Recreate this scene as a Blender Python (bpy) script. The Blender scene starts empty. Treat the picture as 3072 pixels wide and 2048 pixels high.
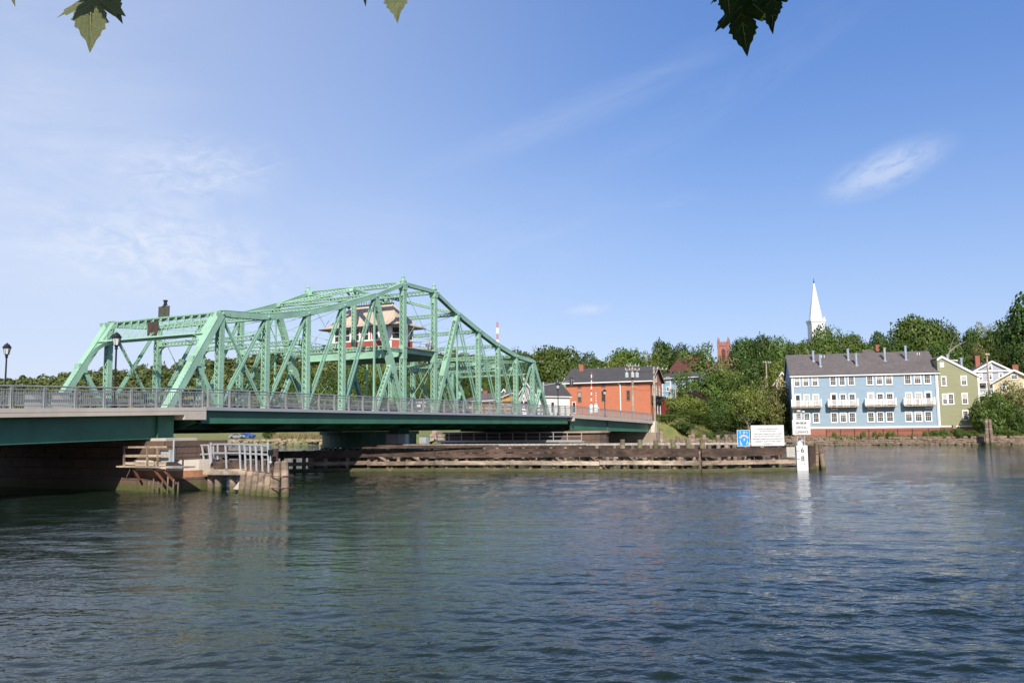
import bpy, bmesh, math, random
import numpy as np
from mathutils import Vector, Matrix
R = math.radians
random.seed(7)
rng = np.random.default_rng(7)

# ------------------------------------------------------------------ camera
HC = 3.3                                   # camera height above the river
FPX, PITCH, ROLL = 2530.94, 0.103, 0.0109
AZ, DIST = 0.4703, 40.5555                 # bridge axis azimuth, distance to its near fascia
scene = bpy.context.scene
_cr, _sr, _cp, _sp = math.cos(ROLL), math.sin(ROLL), math.cos(PITCH), math.sin(PITCH)
_X, _U, _F = Vector((1, 0, 0)), Vector((0, -_sp, _cp)), Vector((0, _cp, _sp))
_Rt, _Up = _X * _cr - _U * _sr, _X * _sr + _U * _cr
cam_d = bpy.data.cameras.new('camera')
cam = bpy.data.objects.new('camera', cam_d)
scene.collection.objects.link(cam)
cam.matrix_world = Matrix(((_Rt.x, _Up.x, -_F.x, 0), (_Rt.y, _Up.y, -_F.y, 0), (_Rt.z, _Up.z, -_F.z, HC), (0, 0, 0, 1)))
cam_d.sensor_width = 36
cam_d.lens = FPX / 3072 * 36
cam_d.clip_start, cam_d.clip_end = 0.1, 6000
scene.camera = cam

# ------------------------------------------------------------------ node helpers
class NT:
    def __init__(s, tree):
        s.t = tree; s.n = tree.nodes; s.l = tree.links
    def node(s, typ, **kw):
        nd = s.n.new(typ)
        for k, v in kw.items():
            if k[0] == '_':
                nd.inputs[k[1:].replace('_', ' ')].default_value = v
            else:
                setattr(nd, k, v)
        return nd
    def link(s, a, b): s.l.new(a, b)
    def val(s, inp, v):
        if hasattr(v, 'is_linked') or isinstance(v, bpy.types.NodeSocket): s.l.new(v, inp)
        else: inp.default_value = v
    def math(s, op, a, b=0.0, c=None, clamp=False):
        nd = s.n.new('ShaderNodeMath'); nd.operation = op; nd.use_clamp = clamp
        s.val(nd.inputs[0], a); s.val(nd.inputs[1], b)
        if c is not None: s.val(nd.inputs[2], c)
        return nd.outputs[0]
    def mix(s, f, a, b):
        nd = s.n.new('ShaderNodeMix'); nd.data_type = 'RGBA'
        s.val(nd.inputs[0], f)
        for i, v in ((6, a), (7, b)):
            if isinstance(v, (tuple, list)): v = (*v[:3], 1)
            s.val(nd.inputs[i], v)
        return nd.outputs[2]
    def noise(s, vec, scale, detail=4, rough=.55, dist=0.0):
        nd = s.n.new('ShaderNodeTexNoise'); nd.inputs['Scale'].default_value = scale
        nd.inputs['Detail'].default_value = detail; nd.inputs['Roughness'].default_value = rough
        nd.inputs['Distortion'].default_value = dist
        if vec is not None: s.l.new(vec, nd.inputs['Vector'])
        return nd.outputs[0]
    def mapr(s, v, a, b, c=0.0, d=1.0, smooth=False):
        nd = s.n.new('ShaderNodeMapRange'); nd.clamp = True
        if smooth: nd.interpolation_type = 'SMOOTHSTEP'
        s.val(nd.inputs[0], v)
        for i, x in enumerate((a, b, c, d)): nd.inputs[i + 1].default_value = x
        return nd.outputs[0]
    def mapping(s, vec, scale=(1, 1, 1), rot=(0, 0, 0), loc=(0, 0, 0)):
        nd = s.n.new('ShaderNodeMapping')
        nd.inputs['Scale'].default_value = scale; nd.inputs['Rotation'].default_value = rot; nd.inputs['Location'].default_value = loc
        s.l.new(vec, nd.inputs['Vector']); return nd.outputs[0]

def ray(x, y):
    u2, v2 = x - 1536., 1024. - y
    u, v = u2 * _cr + v2 * _sr, -u2 * _sr + v2 * _cr
    return np.array([u, FPX * _cp - v * _sp, FPX * _sp + v * _cp]) / FPX

# ------------------------------------------------------------------ sky and sun
SUN_AZ, SUN_EL = R(179), R(36)
sun_dir = Vector((math.sin(SUN_AZ) * math.cos(SUN_EL), math.cos(SUN_AZ) * math.cos(SUN_EL), math.sin(SUN_EL)))
sd = bpy.data.lights.new('sun', 'SUN'); sd.energy = 4.9; sd.angle = R(.53); sd.color = (1, .93, .82)
so = bpy.data.objects.new('sun', sd); scene.collection.objects.link(so)
so.rotation_euler = sun_dir.to_track_quat('Z', 'Y').to_euler()
world = bpy.data.worlds.new('World'); scene.world = world; world.use_nodes = True
W = NT(world.node_tree); W.n.clear()
sky = W.node('ShaderNodeTexSky', sky_type='NISHITA', sun_disc=False, sun_elevation=SUN_EL, sun_rotation=SUN_AZ,
             altitude=10, air_density=1.0, dust_density=.35, ozone_density=2.2)
tc = W.node('ShaderNodeTexCoord').outputs['Generated']
sep = W.node('ShaderNodeSeparateXYZ'); W.link(tc, sep.inputs[0])
azm = W.math('ARCTAN2', sep.outputs[0], sep.outputs[1])
elv = W.math('ARCSINE', sep.outputs[2])
cmb = W.node('ShaderNodeCombineXYZ'); W.link(azm, cmb.inputs[0]); W.link(elv, cmb.inputs[1])
ae = cmb.outputs[0]
def azel(x, y):
    d = ray(x, y); d = d / np.linalg.norm(d); return math.atan2(d[0], d[1]), math.asin(d[2])
def cloud_patch(px, py, ru, rv, rot, amt, sc, thr=(.35, .75), stretch=3.0):
    """a cirrus patch lying in one part of the sky (azimuth, elevation), streaked along its own direction"""
    a, e = azel(px, py)
    sh = W.node('ShaderNodeVectorMath', operation='SUBTRACT'); W.link(ae, sh.inputs[0]); sh.inputs[1].default_value = (a, e, 0)
    v = W.mapping(sh.outputs[0], rot=(0, 0, -rot))
    v1 = W.mapping(v, scale=(1 / ru, 1 / rv, 1))
    ln = W.node('ShaderNodeVectorMath', operation='LENGTH'); W.link(v1, ln.inputs[0])
    m = W.mapr(ln.outputs['Value'], 1.0, .1, smooth=True)
    v2 = W.mapping(v, scale=(sc / stretch, sc, 1), loc=(px * .013, py * .017, 0))
    n = W.noise(v2, 1.0, 6, .62, .6)
    n = W.mapr(n, thr[0], thr[1], smooth=True)
    return W.math('MULTIPLY', W.math('MULTIPLY', m, n), amt)
cl = [cloud_patch(2655, 510, .088, .030, .30, .50, 85, (.12, .66), 2.4),
      cloud_patch(590, 515, .13, .055, .10, .30, 55, (.30, .72), 2),
      cloud_patch(520, 765, .20, .075, -.12, .34, 62, (.32, .70), 1.8),
      cloud_patch(130, 600, .30, .16, .0, .30, 16, (.2, .8)),
      cloud_patch(0, 180, .32, .16, .15, .20, 10, (.25, .8)),
      cloud_patch(1750, 330, .28, .030, .33, .16, 24, (.3, .75), 5),
      cloud_patch(1250, 740, .40, .10, .12, .13, 16, (.3, .8), 3),
      cloud_patch(2150, 300, .30, .04, .42, .12, 20, (.35, .8), 5),
      cloud_patch(1765, 928, .035, .010, .1, .35, 90, (.3, .7), 3),
      cloud_patch(2050, 600, .06, .010, .15, .12, 60, (.4, .8), 4),
      cloud_patch(740, 520, .085, .0022, .34, .06, 40, (.0, .4), 3)]
cf = cl[0]
for c in cl[1:]: cf = W.math('ADD', cf, c, clamp=True)
hz = W.mapr(elv, .42, .0, 0, .25, smooth=True)              # thin high veil thickening to the horizon
lf = W.mapr(azm, .30, -.55, .02, .42, smooth=True)              # more of it to the west
cf = W.math('ADD', cf, W.math('MULTIPLY', W.math('ADD', hz, lf), 1.0), clamp=True)
sc_ = W.node('ShaderNodeSeparateColor'); W.link(sky.outputs[0], sc_.inputs[0]); cc_ = W.node('ShaderNodeCombineColor')
zen = W.mapr(elv, .5, 1.2, 1.0, .5, smooth=True)               # softer, more even blue than the clear air model gives
for k, (g_, m_) in enumerate(((.90, .80), (.72, .82), (.52, 1.10))):
    v = W.math('POWER', W.math('MULTIPLY', sc_.outputs[k], .1), g_)
    W.link(W.math('MULTIPLY', W.math('MULTIPLY', v, m_ * 10 / 1.2), zen), cc_.inputs[k])
skyc = W.mix(cf, cc_.outputs[0], (6.3, 6.9, 8.1))
bg = W.node('ShaderNodeBackground', _Strength=.1); W.link(skyc, bg.inputs['Color'])
wo = W.node('ShaderNodeOutputWorld'); W.link(bg.outputs[0], wo.inputs[0])
scene.render.engine = 'CYCLES'
scene.view_settings.view_transform = 'Standard'; scene.view_settings.look = 'None'
scene.view_settings.exposure = 0.27; scene.view_settings.gamma = 1.0
try: scene.view_settings.use_curve_mapping = False
except Exception: pass

# ------------------------------------------------------------------ frames of reference
S_ = np.array([math.sin(AZ), math.cos(AZ), 0.]); T_ = np.array([-math.cos(AZ), math.sin(AZ), 0.]); Z_ = np.array([0, 0, 1.])
def B(s, t, z): return s * S_ + (t + DIST) * T_ + np.array([0, 0, z])      # bridge frame: along, across, up
def at(x, y, Y):                                                            # photo pixel at world depth Y
    d = ray(x, y); return d * (Y / d[1]) + np.array([0, 0, HC])
def onS(x, y, s):                                                           # photo pixel on a plane square to the bridge -> (t, z)
    d = ray(x, y); p = d * (s / (d @ S_)); return float(p @ T_) - DIST, float(p[2]) + HC
def onT(x, y, t):
    d = ray(x, y); p = d * ((t + DIST) / (d @ T_)); return float(p @ S_), float(p[2]) + HC
def nrm(v): v = np.asarray(v, float); return v / np.linalg.norm(v)

# ------------------------------------------------------------------ materials
def principled(name):
    m = bpy.data.materials.new(name); m.use_nodes = True
    t = NT(m.node_tree); p = t.n['Principled BSDF']; return m, t, p
def mat(name, col, rough=.6, metal=0.0, var=.18, vs=1.5, col2=None, bump=0.0, bs=8.0, streak=0.0, spec=.5, coat=0.0):
    m, t, p = principled(name)
    g = t.node('ShaderNodeNewGeometry').outputs['Position']
    n = t.noise(g, vs, 5, .6)
    c2 = col2 or tuple(c * (1 - var * 1.6) for c in col)
    c1 = col if col2 else tuple(min(1, c * (1 + var * .5)) for c in col)
    c = t.mix(t.mapr(n, .3, .72), c1, c2)
    if streak:
        v = t.mapping(g, scale=(3.0, 3.0, .25)); ns = t.noise(v, 1.6, 4, .6)
        c = t.mix(t.mapr(ns, .56, .8, 0, streak), c, tuple(x * .45 for x in col))
    t.link(c, p.inputs['Base Color'])
    p.inputs['Roughness'].default_value = rough; p.inputs['Metallic'].default_value = metal
    p.inputs['Specular IOR Level'].default_value = spec
    if bump:
        b = t.node('ShaderNodeBump', _Strength=1.0, _Distance=bump); t.link(t.noise(g, bs, 5, .6), b.inputs['Height'])
        t.link(b.outputs[0], p.inputs['Normal'])
    return m
M = {}
M['green'] = mat('mint_green_paint', (.30, .505, .37), .5, 0, .16, .6, streak=.3)
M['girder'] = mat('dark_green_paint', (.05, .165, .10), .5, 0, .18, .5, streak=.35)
M['rod'] = mat('rod_green_paint', (.27, .48, .35), .5, 0, .10, .6)
M['concrete'] = mat('concrete', (.57, .50, .42), .85, 0, .10, .7, streak=.25, bump=.004, bs=20)
M['grey_steel'] = mat('grey_fascia', (.36, .36, .39), .6, 0, .06, .5, streak=.12)
M['rail'] = mat('galvanised_rail', (.36, .37, .36), .42, .35, .12, 2.0)
M['alu'] = mat('aluminium', (.50, .51, .52), .4, .3, .08, 2.0)
M['asphalt'] = mat('asphalt', (.06, .06, .06), .9, 0, .2, 3, bump=.003, bs=60)
M['guard'] = mat('guard_rail_grey', (.22, .23, .23), .5, .2, .12, 2.0)
M['bronze'] = mat('bronze_plate', (.10, .065, .05), .55, .3, .25, 6, bump=.01, bs=12)
M['dark_plate'] = mat('dark_plate', (.085, .085, .065), .6, 0, .25, 4)
M['black'] = mat('black_iron', (.012, .012, .014), .45, 0, .2, 3)
M['white'] = mat('white_paint', (.80, .79, .77), .55, 0, .05, 1.5)
M['red'] = mat('red_paint', (.50, .045, .03), .6, 0, .15, 2)
M['glass_lamp'] = mat('frosted_glass', (.62, .63, .64), .25, 0, .06, 4)
M['pane'] = mat('window_pane', (.022, .020, .022), .08, 0, .5, .8, col2=(.06, .055, .05))
M['blind'] = mat('window_blind', (.42, .40, .36), .35, 0, .08, 2)
M['rust'] = mat('rusty_steel', (.17, .065, .035), .85, 0, .3, 5, bump=.004, bs=30)
M['roof_tan'] = mat('tan_metal_roof', (.53, .43, .34), .6, 0, .10, .9)
M['roof_edge'] = mat('roof_edge_dark', (.05, .05, .05), .6)
M['window_stone'] = mat('window_surround', (.20, .14, .11), .8, 0, .2, 3)
M['cabinet'] = mat('cabinet_grey', (.42, .43, .43), .5, .1, .1, 2)
M['steel_pipe'] = mat('stainless_pipe', (.66, .68, .70), .25, .8, .1, 2)
M['trunk'] = mat('bark', (.13, .10, .075), .95, 0, .35, 3, bump=.02, bs=12)
M['trunk_pale'] = mat('pale_bark', (.27, .22, .17), .95, 0, .35, 3, bump=.02, bs=12)
M['pole_wood'] = mat('weathered_pole', (.42, .34, .26), .9, 0, .3, 2, bump=.006, bs=25)
M['ceramic'] = mat('transformer_grey', (.48, .49, .49), .4, .1, .08, 2)
M['yellow_wall'] = mat('ochre_wall', (.66, .34, .08), .7, 0, .12, .7)
M['maroon'] = mat('maroon_roof', (.125, .042, .032), .8, 0, .2, 1.5)
M['red_wall'] = mat('dark_red_wall', (.33, .035, .035), .75, 0, .2, .8)
M['brownstone'] = mat('brownstone', (.36, .16, .13), .9, 0, .2, 1.2, bump=.02, bs=6)
M['steeple'] = mat('steeple_white', (.82, .81, .80), .6, 0, .04, .6)
M['droppings'] = mat('bird_limed_timber', (.55, .53, .48), .9, 0, .1, 9, col2=(.16, .13, .10))
M['sign_blue'] = mat('sign_blue', (.03, .27, .75), .35, 0, .06, 3)
M['sign_white'] = mat('sign_white', (.70, .70, .70), .35, 0, .04, 2)
M['sign_ink'] = mat('sign_lettering', (.06, .035, .035), .5, 0, .1, 3)
M['fade_ink'] = mat('faded_lettering', (.10, .085, .09), .5, 0, .1, 3)
M['pink_grey'] = mat('handset_grey', (.55, .47, .47), .5, 0, .1, 3)
M['car_white'] = mat('white_car_paint', (.72, .72, .73), .25, 0, .04, 2)
M['car_blue'] = mat('blue_car_paint', (.03, .09, .40), .25, 0, .1, 2)
M['car_grey'] = mat('grey_car_paint', (.25, .26, .28), .25, 0, .1, 2)
M['tarp'] = mat('blue_tarp', (.02, .09, .55), .5, 0, .15, 3)
M['tyre'] = mat('tyre', (.02, .02, .02), .9)
M['deck_wood'] = mat('deck_boards', (.42, .32, .24), .85, 0, .3, 3)
M['brown_board'] = mat('brown_boards', (.20, .10, .055), .85, 0, .25, 2)

def timber(name, col, col2, moss_top):
    """weathered timber: grain along the piece, algae growing up from the water to the tide line"""
    m, t, p = principled(name)
    g = t.node('ShaderNodeNewGeometry').outputs['Position']
    n1 = t.noise(g, 1.1, 6, .65); n2 = t.noise(t.mapping(g, scale=(1.5, 1.5, 14)), 1.3, 5, .7)
    c = t.mix(t.mapr(n1, .32, .7), col, col2)
    c = t.mix(t.mapr(n2, .5, .8, 0, .75), c, tuple(x * .35 for x in col))
    n4 = t.noise(t.mapping(g, scale=(1, 1, 3)), .42, 5, .7)
    c = t.mix(t.mapr(n4, .50, .64, 0, .55), c, tuple(min(1, x * 2.1) for x in col)); c = t.mix(t.mapr(n4, .44, .34, 0, .7), c, tuple(x * .28 for x in col))
    s = t.node('ShaderNodeSeparateXYZ'); t.link(g, s.inputs[0])
    zz = t.math('ADD', s.outputs[2], t.math('MULTIPLY', t.math('SUBTRACT', n1, .5), .9))
    c = t.mix(t.mapr(zz, moss_top, moss_top - .35, 0, .92), c, t.mix(t.mapr(n2, .4, .7), (.075, .085, .018), (.05, .055, .03)))
    t.link(c, p.inputs['Base Color']); p.inputs['Roughness'].default_value = .9
    b = t.node('ShaderNodeBump', _Strength=1.0, _Distance=.03); t.link(n2, b.inputs['Height']); t.link(b.outputs[0], p.inputs['Normal'])
    return m
M['timber_dark'] = timber('dark_timber', (.10, .062, .045), (.032, .022, .018), .32)
M['timber_grey'] = timber('grey_timber', (.42, .34, .26), (.22, .165, .12), .30)
M['timber_pile'] = timber('pile_timber', (.30, .225, .165), (.10, .07, .05), .45)
M['timber_green'] = timber('greenish_pile', (.20, .19, .11), (.12, .085, .055), .3)

def masonry(name, c1, c2, mortar, bw, bh, msize, bump, moss=None, rough=.9, noise_amt=.6):
    m, t, p = principled(name)
    tcn = t.node('ShaderNodeUVMap').outputs[0]
    br = t.node('ShaderNodeTexBrick', offset=.5)
    t.link(tcn, br.inputs['Vector'])
    for k, v in (('Color1', c1), ('Color2', c2), ('Mortar', mortar)): br.inputs[k].default_value = (*v, 1)
    br.inputs['Scale'].default_value = 1; br.inputs['Brick Width'].default_value = bw; br.inputs['Row Height'].default_value = bh
    br.inputs['Mortar Size'].default_value = msize; br.inputs['Bias'].default_value = 0.0
    g = t.node('ShaderNodeNewGeometry').outputs['Position']
    n = t.noise(g, 1.0, 6, .65); n3 = t.noise(g, .33, 6, .65)
    c = t.mix(t.mapr(n, .3, .75, 0, noise_amt), br.outputs['Color'], tuple(x * .5 for x in c1))
    c = t.mix(t.mapr(n3, .46, .70, 0, .5), c, tuple(min(1, x * 1.25) for x in c2))
    if moss is not None:
        s = t.node('ShaderNodeSeparateXYZ'); t.link(g, s.inputs[0])
        zz = t.math('ADD', s.outputs[2], t.math('MULTIPLY', t.math('SUBTRACT', n, .5), .9))
        c = t.mix(t.mapr(zz, moss, moss - .4, 0, .9), c, (.07, .085, .02))
    t.link(c, p.inputs['Base Color']); p.inputs['Roughness'].default_value = rough
    h = t.math('ADD', t.math('MULTIPLY', br.outputs['Fac'], -1.0), t.math('MULTIPLY', t.noise(g, 5, 5, .6), .6))
    b = t.node('ShaderNodeBump', _Strength=1.0, _Distance=bump); t.link(h, b.inputs['Height']); t.link(b.outputs[0], p.inputs['Normal'])
    return m
M['brick'] = masonry('red_brick', (.54, .165, .085), (.47, .14, .075), (.46, .21, .13), .22, .075, .012, .006, noise_amt=.22)
M['brick_dark'] = masonry('base_brick', (.36, .115, .08), (.31, .10, .07), (.36, .18, .13), .22, .075, .012, .006, noise_amt=.3)
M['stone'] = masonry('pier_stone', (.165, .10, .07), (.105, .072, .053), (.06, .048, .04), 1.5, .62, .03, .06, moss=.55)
M['stone_pale'] = masonry('abutment_stone', (.40, .31, .23), (.30, .22, .165), (.48, .42, .34), 1.2, .6, .03, .04)
M['wall_stone'] = mat('rubble_stone', (.27, .20, .15), .95, 0, .35, 1.1, col2=(.14, .095, .07), bump=.05, bs=4)

def siding(name, col, pitch=.13, var=.08):
    m, t, p = principled(name)
    g = t.node('ShaderNodeNewGeometry').outputs['Position']
    s = t.node('ShaderNodeSeparateXYZ'); t.link(g, s.inputs[0])
    fr = t.math('FRACT', t.math('DIVIDE', s.outputs[2], pitch))
    n = t.noise(t.mapping(g, scale=(.6, .6, 3)), 1.0, 4, .6)
    c = t.mix(t.mapr(n, .3, .7), tuple(x * (1 + var) for x in col), tuple(x * (1 - var) for x in col))
    t.link(c, p.inputs['Base Color']); p.inputs['Roughness'].default_value = .6
    b = t.node('ShaderNodeBump', _Strength=1.0, _Distance=.018, invert=True); t.link(fr, b.inputs['Height']); t.link(b.outputs[0], p.inputs['Normal'])
    return m
M['blue_siding'] = siding('blue_siding', (.24, .335, .415))
M['green_siding'] = siding('green_siding', (.25, .25, .135))
M['grey_siding'] = siding('grey_siding', (.33, .34, .38))
M['cream_siding'] = siding('cream_siding', (.62, .52, .33))
M['white_siding'] = siding('white_siding', (.74, .71, .68))
M['pale_siding'] = siding('pale_siding', (.52, .53, .56))
M['sky_siding'] = siding('light_blue_siding', (.29, .45, .58))
M['mint_siding'] = siding('mint_siding', (.20, .42, .22))
M['cabin_red'] = siding('cabin_red_boards', (.34, .075, .05), .12)

def shingle(name, col, col2):
    m, t, p = principled(name)
    g = t.node('ShaderNodeNewGeometry').outputs['Position']
    n1 = t.noise(g, 3.2, 4, .7); n2 = t.noise(g, .35, 4, .6)
    v = t.node('ShaderNodeTexVoronoi', _Scale=3.0); t.link(g, v.inputs['Vector'])
    sv = t.node('ShaderNodeSeparateColor'); t.link(v.outputs['Color'], sv.inputs[0])
    c = t.mix(t.mapr(n1, .3, .7), col, col2)
    c = t.mix(t.mapr(sv.outputs[0], 0, 1, 0, .4), c, tuple(x * 1.5 for x in col))
    c = t.mix(t.mapr(n2, .45, .75, 0, .4), c, tuple(x * .7 for x in col2))
    t.link(c, p.inputs['Base Color']); p.inputs['Roughness'].default_value = .9
    b = t.node('ShaderNodeBump', _Strength=1.0, _Distance=.03); t.link(sv.outputs[0], b.inputs['Height']); t.link(b.outputs[0], p.inputs['Normal'])
    return m
M['shingle'] = shingle('grey_shingles', (.125, .108, .105), (.09, .08, .08))
M['shingle_dark'] = shingle('dark_shingles', (.065, .062, .064), (.05, .048, .05))

def foliage(name, c1, c2, trans=.25, scale=.35):
    m = bpy.data.materials.new(name); m.use_nodes = True; t = NT(m.node_tree); t.n.clear()
    g = t.node('ShaderNodeNewGeometry').outputs['Position']
    oi = t.node('ShaderNodeObjectInfo')
    n = t.noise(g, scale, 4, .6); n2 = t.noise(g, 3.0, 2, .6)
    c = t.mix(t.mapr(n, .32, .68), c1, c2)
    c = t.mix(t.mapr(n2, .45, .75, 0, .5), c, tuple(x * 1.5 for x in c1))
    hs = t.node('ShaderNodeHueSaturation'); t.link(c, hs.inputs['Color'])
    t.link(t.mapr(oi.outputs['Random'], 0, 1, .488, .512), hs.inputs['Hue'])
    t.link(t.mapr(oi.outputs['Random'], 0, 1, .82, 1.2), hs.inputs['Value'])
    d = t.node('ShaderNodeBsdfDiffuse', _Roughness=.5); tr = t.node('ShaderNodeBsdfTranslucent'); gl = t.node('ShaderNodeBsdfGlossy', _Roughness=.45)
    t.link(hs.outputs[0], d.inputs[0]); t.link(hs.outputs[0], tr.inputs[0]); gl.inputs[0].default_value = (.6, .65, .5, 1)
    mx = t.node('ShaderNodeMixShader', _Fac=trans); t.link(d.outputs[0], mx.inputs[1]); t.link(tr.outputs[0], mx.inputs[2])
    m2 = t.node('ShaderNodeMixShader', _Fac=.035); t.link(mx.outputs[0], m2.inputs[1]); t.link(gl.outputs[0], m2.inputs[2])
    o = t.node('ShaderNodeOutputMaterial'); t.link(m2.outputs[0], o.inputs[0])
    return m
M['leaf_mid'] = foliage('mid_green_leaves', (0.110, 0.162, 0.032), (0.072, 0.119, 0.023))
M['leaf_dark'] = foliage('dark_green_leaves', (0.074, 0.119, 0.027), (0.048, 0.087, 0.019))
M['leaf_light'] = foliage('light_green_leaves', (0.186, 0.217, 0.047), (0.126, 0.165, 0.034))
M['leaf_olive'] = foliage('olive_leaves', (.165, .155, .055), (.11, .115, .038))
M['leaf_burg'] = foliage('burgundy_leaves', (.075, .045, .03), (.05, .035, .024))
M['leaf_ridge'] = foliage('ridge_leaves', (0.110, 0.128, 0.040), (0.079, 0.100, 0.029), .2, .035)
M['grass'] = mat('grass', (.21, .20, .06), .95, 0, .3, .6, col2=(.11, .135, .038), bump=.05, bs=6)
M['tuft'] = foliage('tall_grass_blades', (.20, .20, .06), (.14, .16, .04))
M['reed'] = foliage('dry_reeds', (.30, .25, .12), (.20, .19, .08))

# ------------------------------------------------------------------ mesh building
def hsh(*v): return tuple(v)
class MB:
    """collects faces; build() links them as ONE mesh object"""
    def __init__(s): s.v = []; s.f = []; s.uv = []
    def poly(s, pts, uvs=None):
        b = len(s.v); s.v += [tuple(map(float, p)) for p in pts]; s.f.append(tuple(range(b, b + len(pts))))
        s.uv.append(uvs)
    def hexa(s, p):           # 8 corners: 0-3 bottom loop, 4-7 top loop
        b = len(s.v); s.v += [tuple(map(float, q)) for q in p]
        for q in ((3, 2, 1, 0), (4, 5, 6, 7), (0, 1, 5, 4), (1, 2, 6, 5), (2, 3, 7, 6), (3, 0, 4, 7)):
            s.f.append(tuple(b + i for i in q)); s.uv.append(None)
    def obox(s, c, ax, ay, az, hx, hy, hz):
        c = np.asarray(c, float); X, Y, Zv = np.asarray(ax) * hx, np.asarray(ay) * hy, np.asarray(az) * hz
        s.hexa([c - X - Y - Zv, c + X - Y - Zv, c + X + Y - Zv, c - X + Y - Zv, c - X - Y + Zv, c + X - Y + Zv, c + X + Y + Zv, c - X + Y + Zv])
    def box(s, x0, x1, y0, y1, z0, z1):
        s.hexa([(x0, y0, z0), (x1, y0, z0), (x1, y1, z0), (x0, y1, z0), (x0, y0, z1), (x1, y0, z1), (x1, y1, z1), (x0, y1, z1)])
    def bbox(s, s0, s1, t0, t1, z0, z1):      # box in the bridge frame
        if not isinstance(z0, tuple): z0 = (z0, z0)
        if not isinstance(z1, tuple): z1 = (z1, z1)
        s.hexa([B(s0, t1, z0[0]), B(s1, t1, z0[1]), B(s1, t0, z0[1]), B(s0, t0, z0[0]), B(s0, t1, z1[0]), B(s1, t1, z1[1]), B(s1, t0, z1[1]), B(s0, t0, z1[0])])
    def beam(s, p0, p1, w, h, side=None):     # w along side, h along the third direction
        p0, p1 = np.asarray(p0, float), np.asarray(p1, float); a = p1 - p0; L = np.linalg.norm(a); a = a / L
        if side is None: side = np.cross(a, Z_ if abs(a[2]) < .95 else np.array([1., 0, 0]))
        sd_ = np.asarray(side, float); sd_ = nrm(sd_ - a * (sd_ @ a)); n = np.cross(a, sd_)
        s.obox((p0 + p1) / 2, sd_, n, a, w / 2, h / 2, L / 2)
    def tube(s, p0, p1, r0, r1=None, n=8, caps=True):
        r1 = r0 if r1 is None else r1
        p0, p1 = np.asarray(p0, float), np.asarray(p1, float); a = nrm(p1 - p0)
        e = nrm(np.cross(a, Z_ if abs(a[2]) < .9 else np.array([1., 0, 0]))); g = np.cross(a, e); b = len(s.v)
        for p, r in ((p0, r0), (p1, r1)):
            for i in range(n):
                q = 2 * math.pi * i / n; s.v.append(tuple(p + r * (math.cos(q) * e + math.sin(q) * g)))
        for i in range(n):
            j = (i + 1) % n; s.f.append((b + i, b + j, b + n + j, b + n + i)); s.uv.append(None)
        if caps:
            s.f.append(tuple(b + n - 1 - i for i in range(n))); s.uv.append(None)
            s.f.append(tuple(b + n + i for i in range(n))); s.uv.append(None)
    def lathe(s, c, prof, n=12, sq=False):    # (r, z) profile round a vertical axis
        c = np.asarray(c, float); b = len(s.v); off = math.pi / n if sq else 0
        for r, z in prof:
            for i in range(n):
                q = 2 * math.pi * i / n + off; s.v.append((c[0] + r * math.cos(q), c[1] + r * math.sin(q), c[2] + z))
        for k in range(len(prof) - 1):
            for i in range(n):
                j = (i + 1) % n; s.f.append((b + k * n + i, b + k * n + j, b + (k + 1) * n + j, b + (k + 1) * n + i)); s.uv.append(None)
        s.f.append(tuple(b + n - 1 - i for i in range(n))); s.uv.append(None)
        s.f.append(tuple(b + (len(prof) - 1) * n + i for i in range(n))); s.uv.append(None)
    def prism(s, pts, d):                     # polygon swept along vector d
        pts = [np.asarray(p, float) for p in pts]; d = np.asarray(d, float); n = len(pts); b = len(s.v)
        s.v += [tuple(p) for p in pts] + [tuple(p + d) for p in pts]
        s.f.append(tuple(range(b, b + n))); s.f.append(tuple(b + 2 * n - 1 - i for i in range(n))); s.uv += [None, None]
        for i in range(n):
            j = (i + 1) % n; s.f.append((b + j, b + i, b + n + i, b + n + j)); s.uv.append(None)
    def build(s, name, material, parent=None, smooth=False, local=False, uv=False):
        me = bpy.data.meshes.new(name); me.from_pydata(s.v, [], s.f); me.validate()
        bm = bmesh.new(); bm.from_mesh(me); bmesh.ops.recalc_face_normals(bm, faces=bm.faces); bm.to_mesh(me); bm.free()
        if uv:                                # metre-scaled box projection, along the face and up
            l = me.uv_layers.new(name='UVMap'); V = me.vertices
            for pgn in me.polygons:
                nn = pgn.normal
                h = Vector((-nn.y, nn.x, 0))
                if h.length < .2: e1, e2 = Vector((1, 0, 0)), Vector((0, 1, 0))
                else: e1 = h.normalized(); e2 = nn.cross(e1); e2 = Vector((0, 0, 1)) if abs(e2.z) > .5 else e2
                for li in pgn.loop_indices:
                    co = V[me.loops[li].vertex_index].co; l.data[li].uv = (co.dot(e1), co.dot(e2))
        me.materials.append(material)
        if smooth: me.polygons.foreach_set('use_smooth', [True] * len(me.polygons))
        o = bpy.data.objects.new(name, me); scene.collection.objects.link(o)
        if parent is not None:
            o.parent = parent
            if not local and parent.type == 'EMPTY': o.location = -parent.location
        return o
def raw_mesh(name, verts, quads, material, parent=None, smooth=False, normals=None):
    me = bpy.data.meshes.new(name); nv, nf = len(verts), len(quads); k = quads.shape[1]
    me.vertices.add(nv); me.vertices.foreach_set('co', np.asarray(verts, np.float32).ravel())
    me.loops.add(nf * k); me.loops.foreach_set('vertex_index', np.asarray(quads, np.int32).ravel())
    me.polygons.add(nf); me.polygons.foreach_set('loop_start', np.arange(0, nf * k, k, dtype=np.int32))
    me.polygons.foreach_set('loop_total', np.full(nf, k, np.int32))
    if smooth: me.polygons.foreach_set('use_smooth', np.ones(nf, bool))
    me.update(calc_edges=True); me.materials.append(material)
    if normals is not None: me.normals_split_custom_set_from_vertices(np.asarray(normals, np.float32))
    o = bpy.data.objects.new(name, me); scene.collection.objects.link(o)
    if parent is not None: o.parent = parent
    return o
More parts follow.
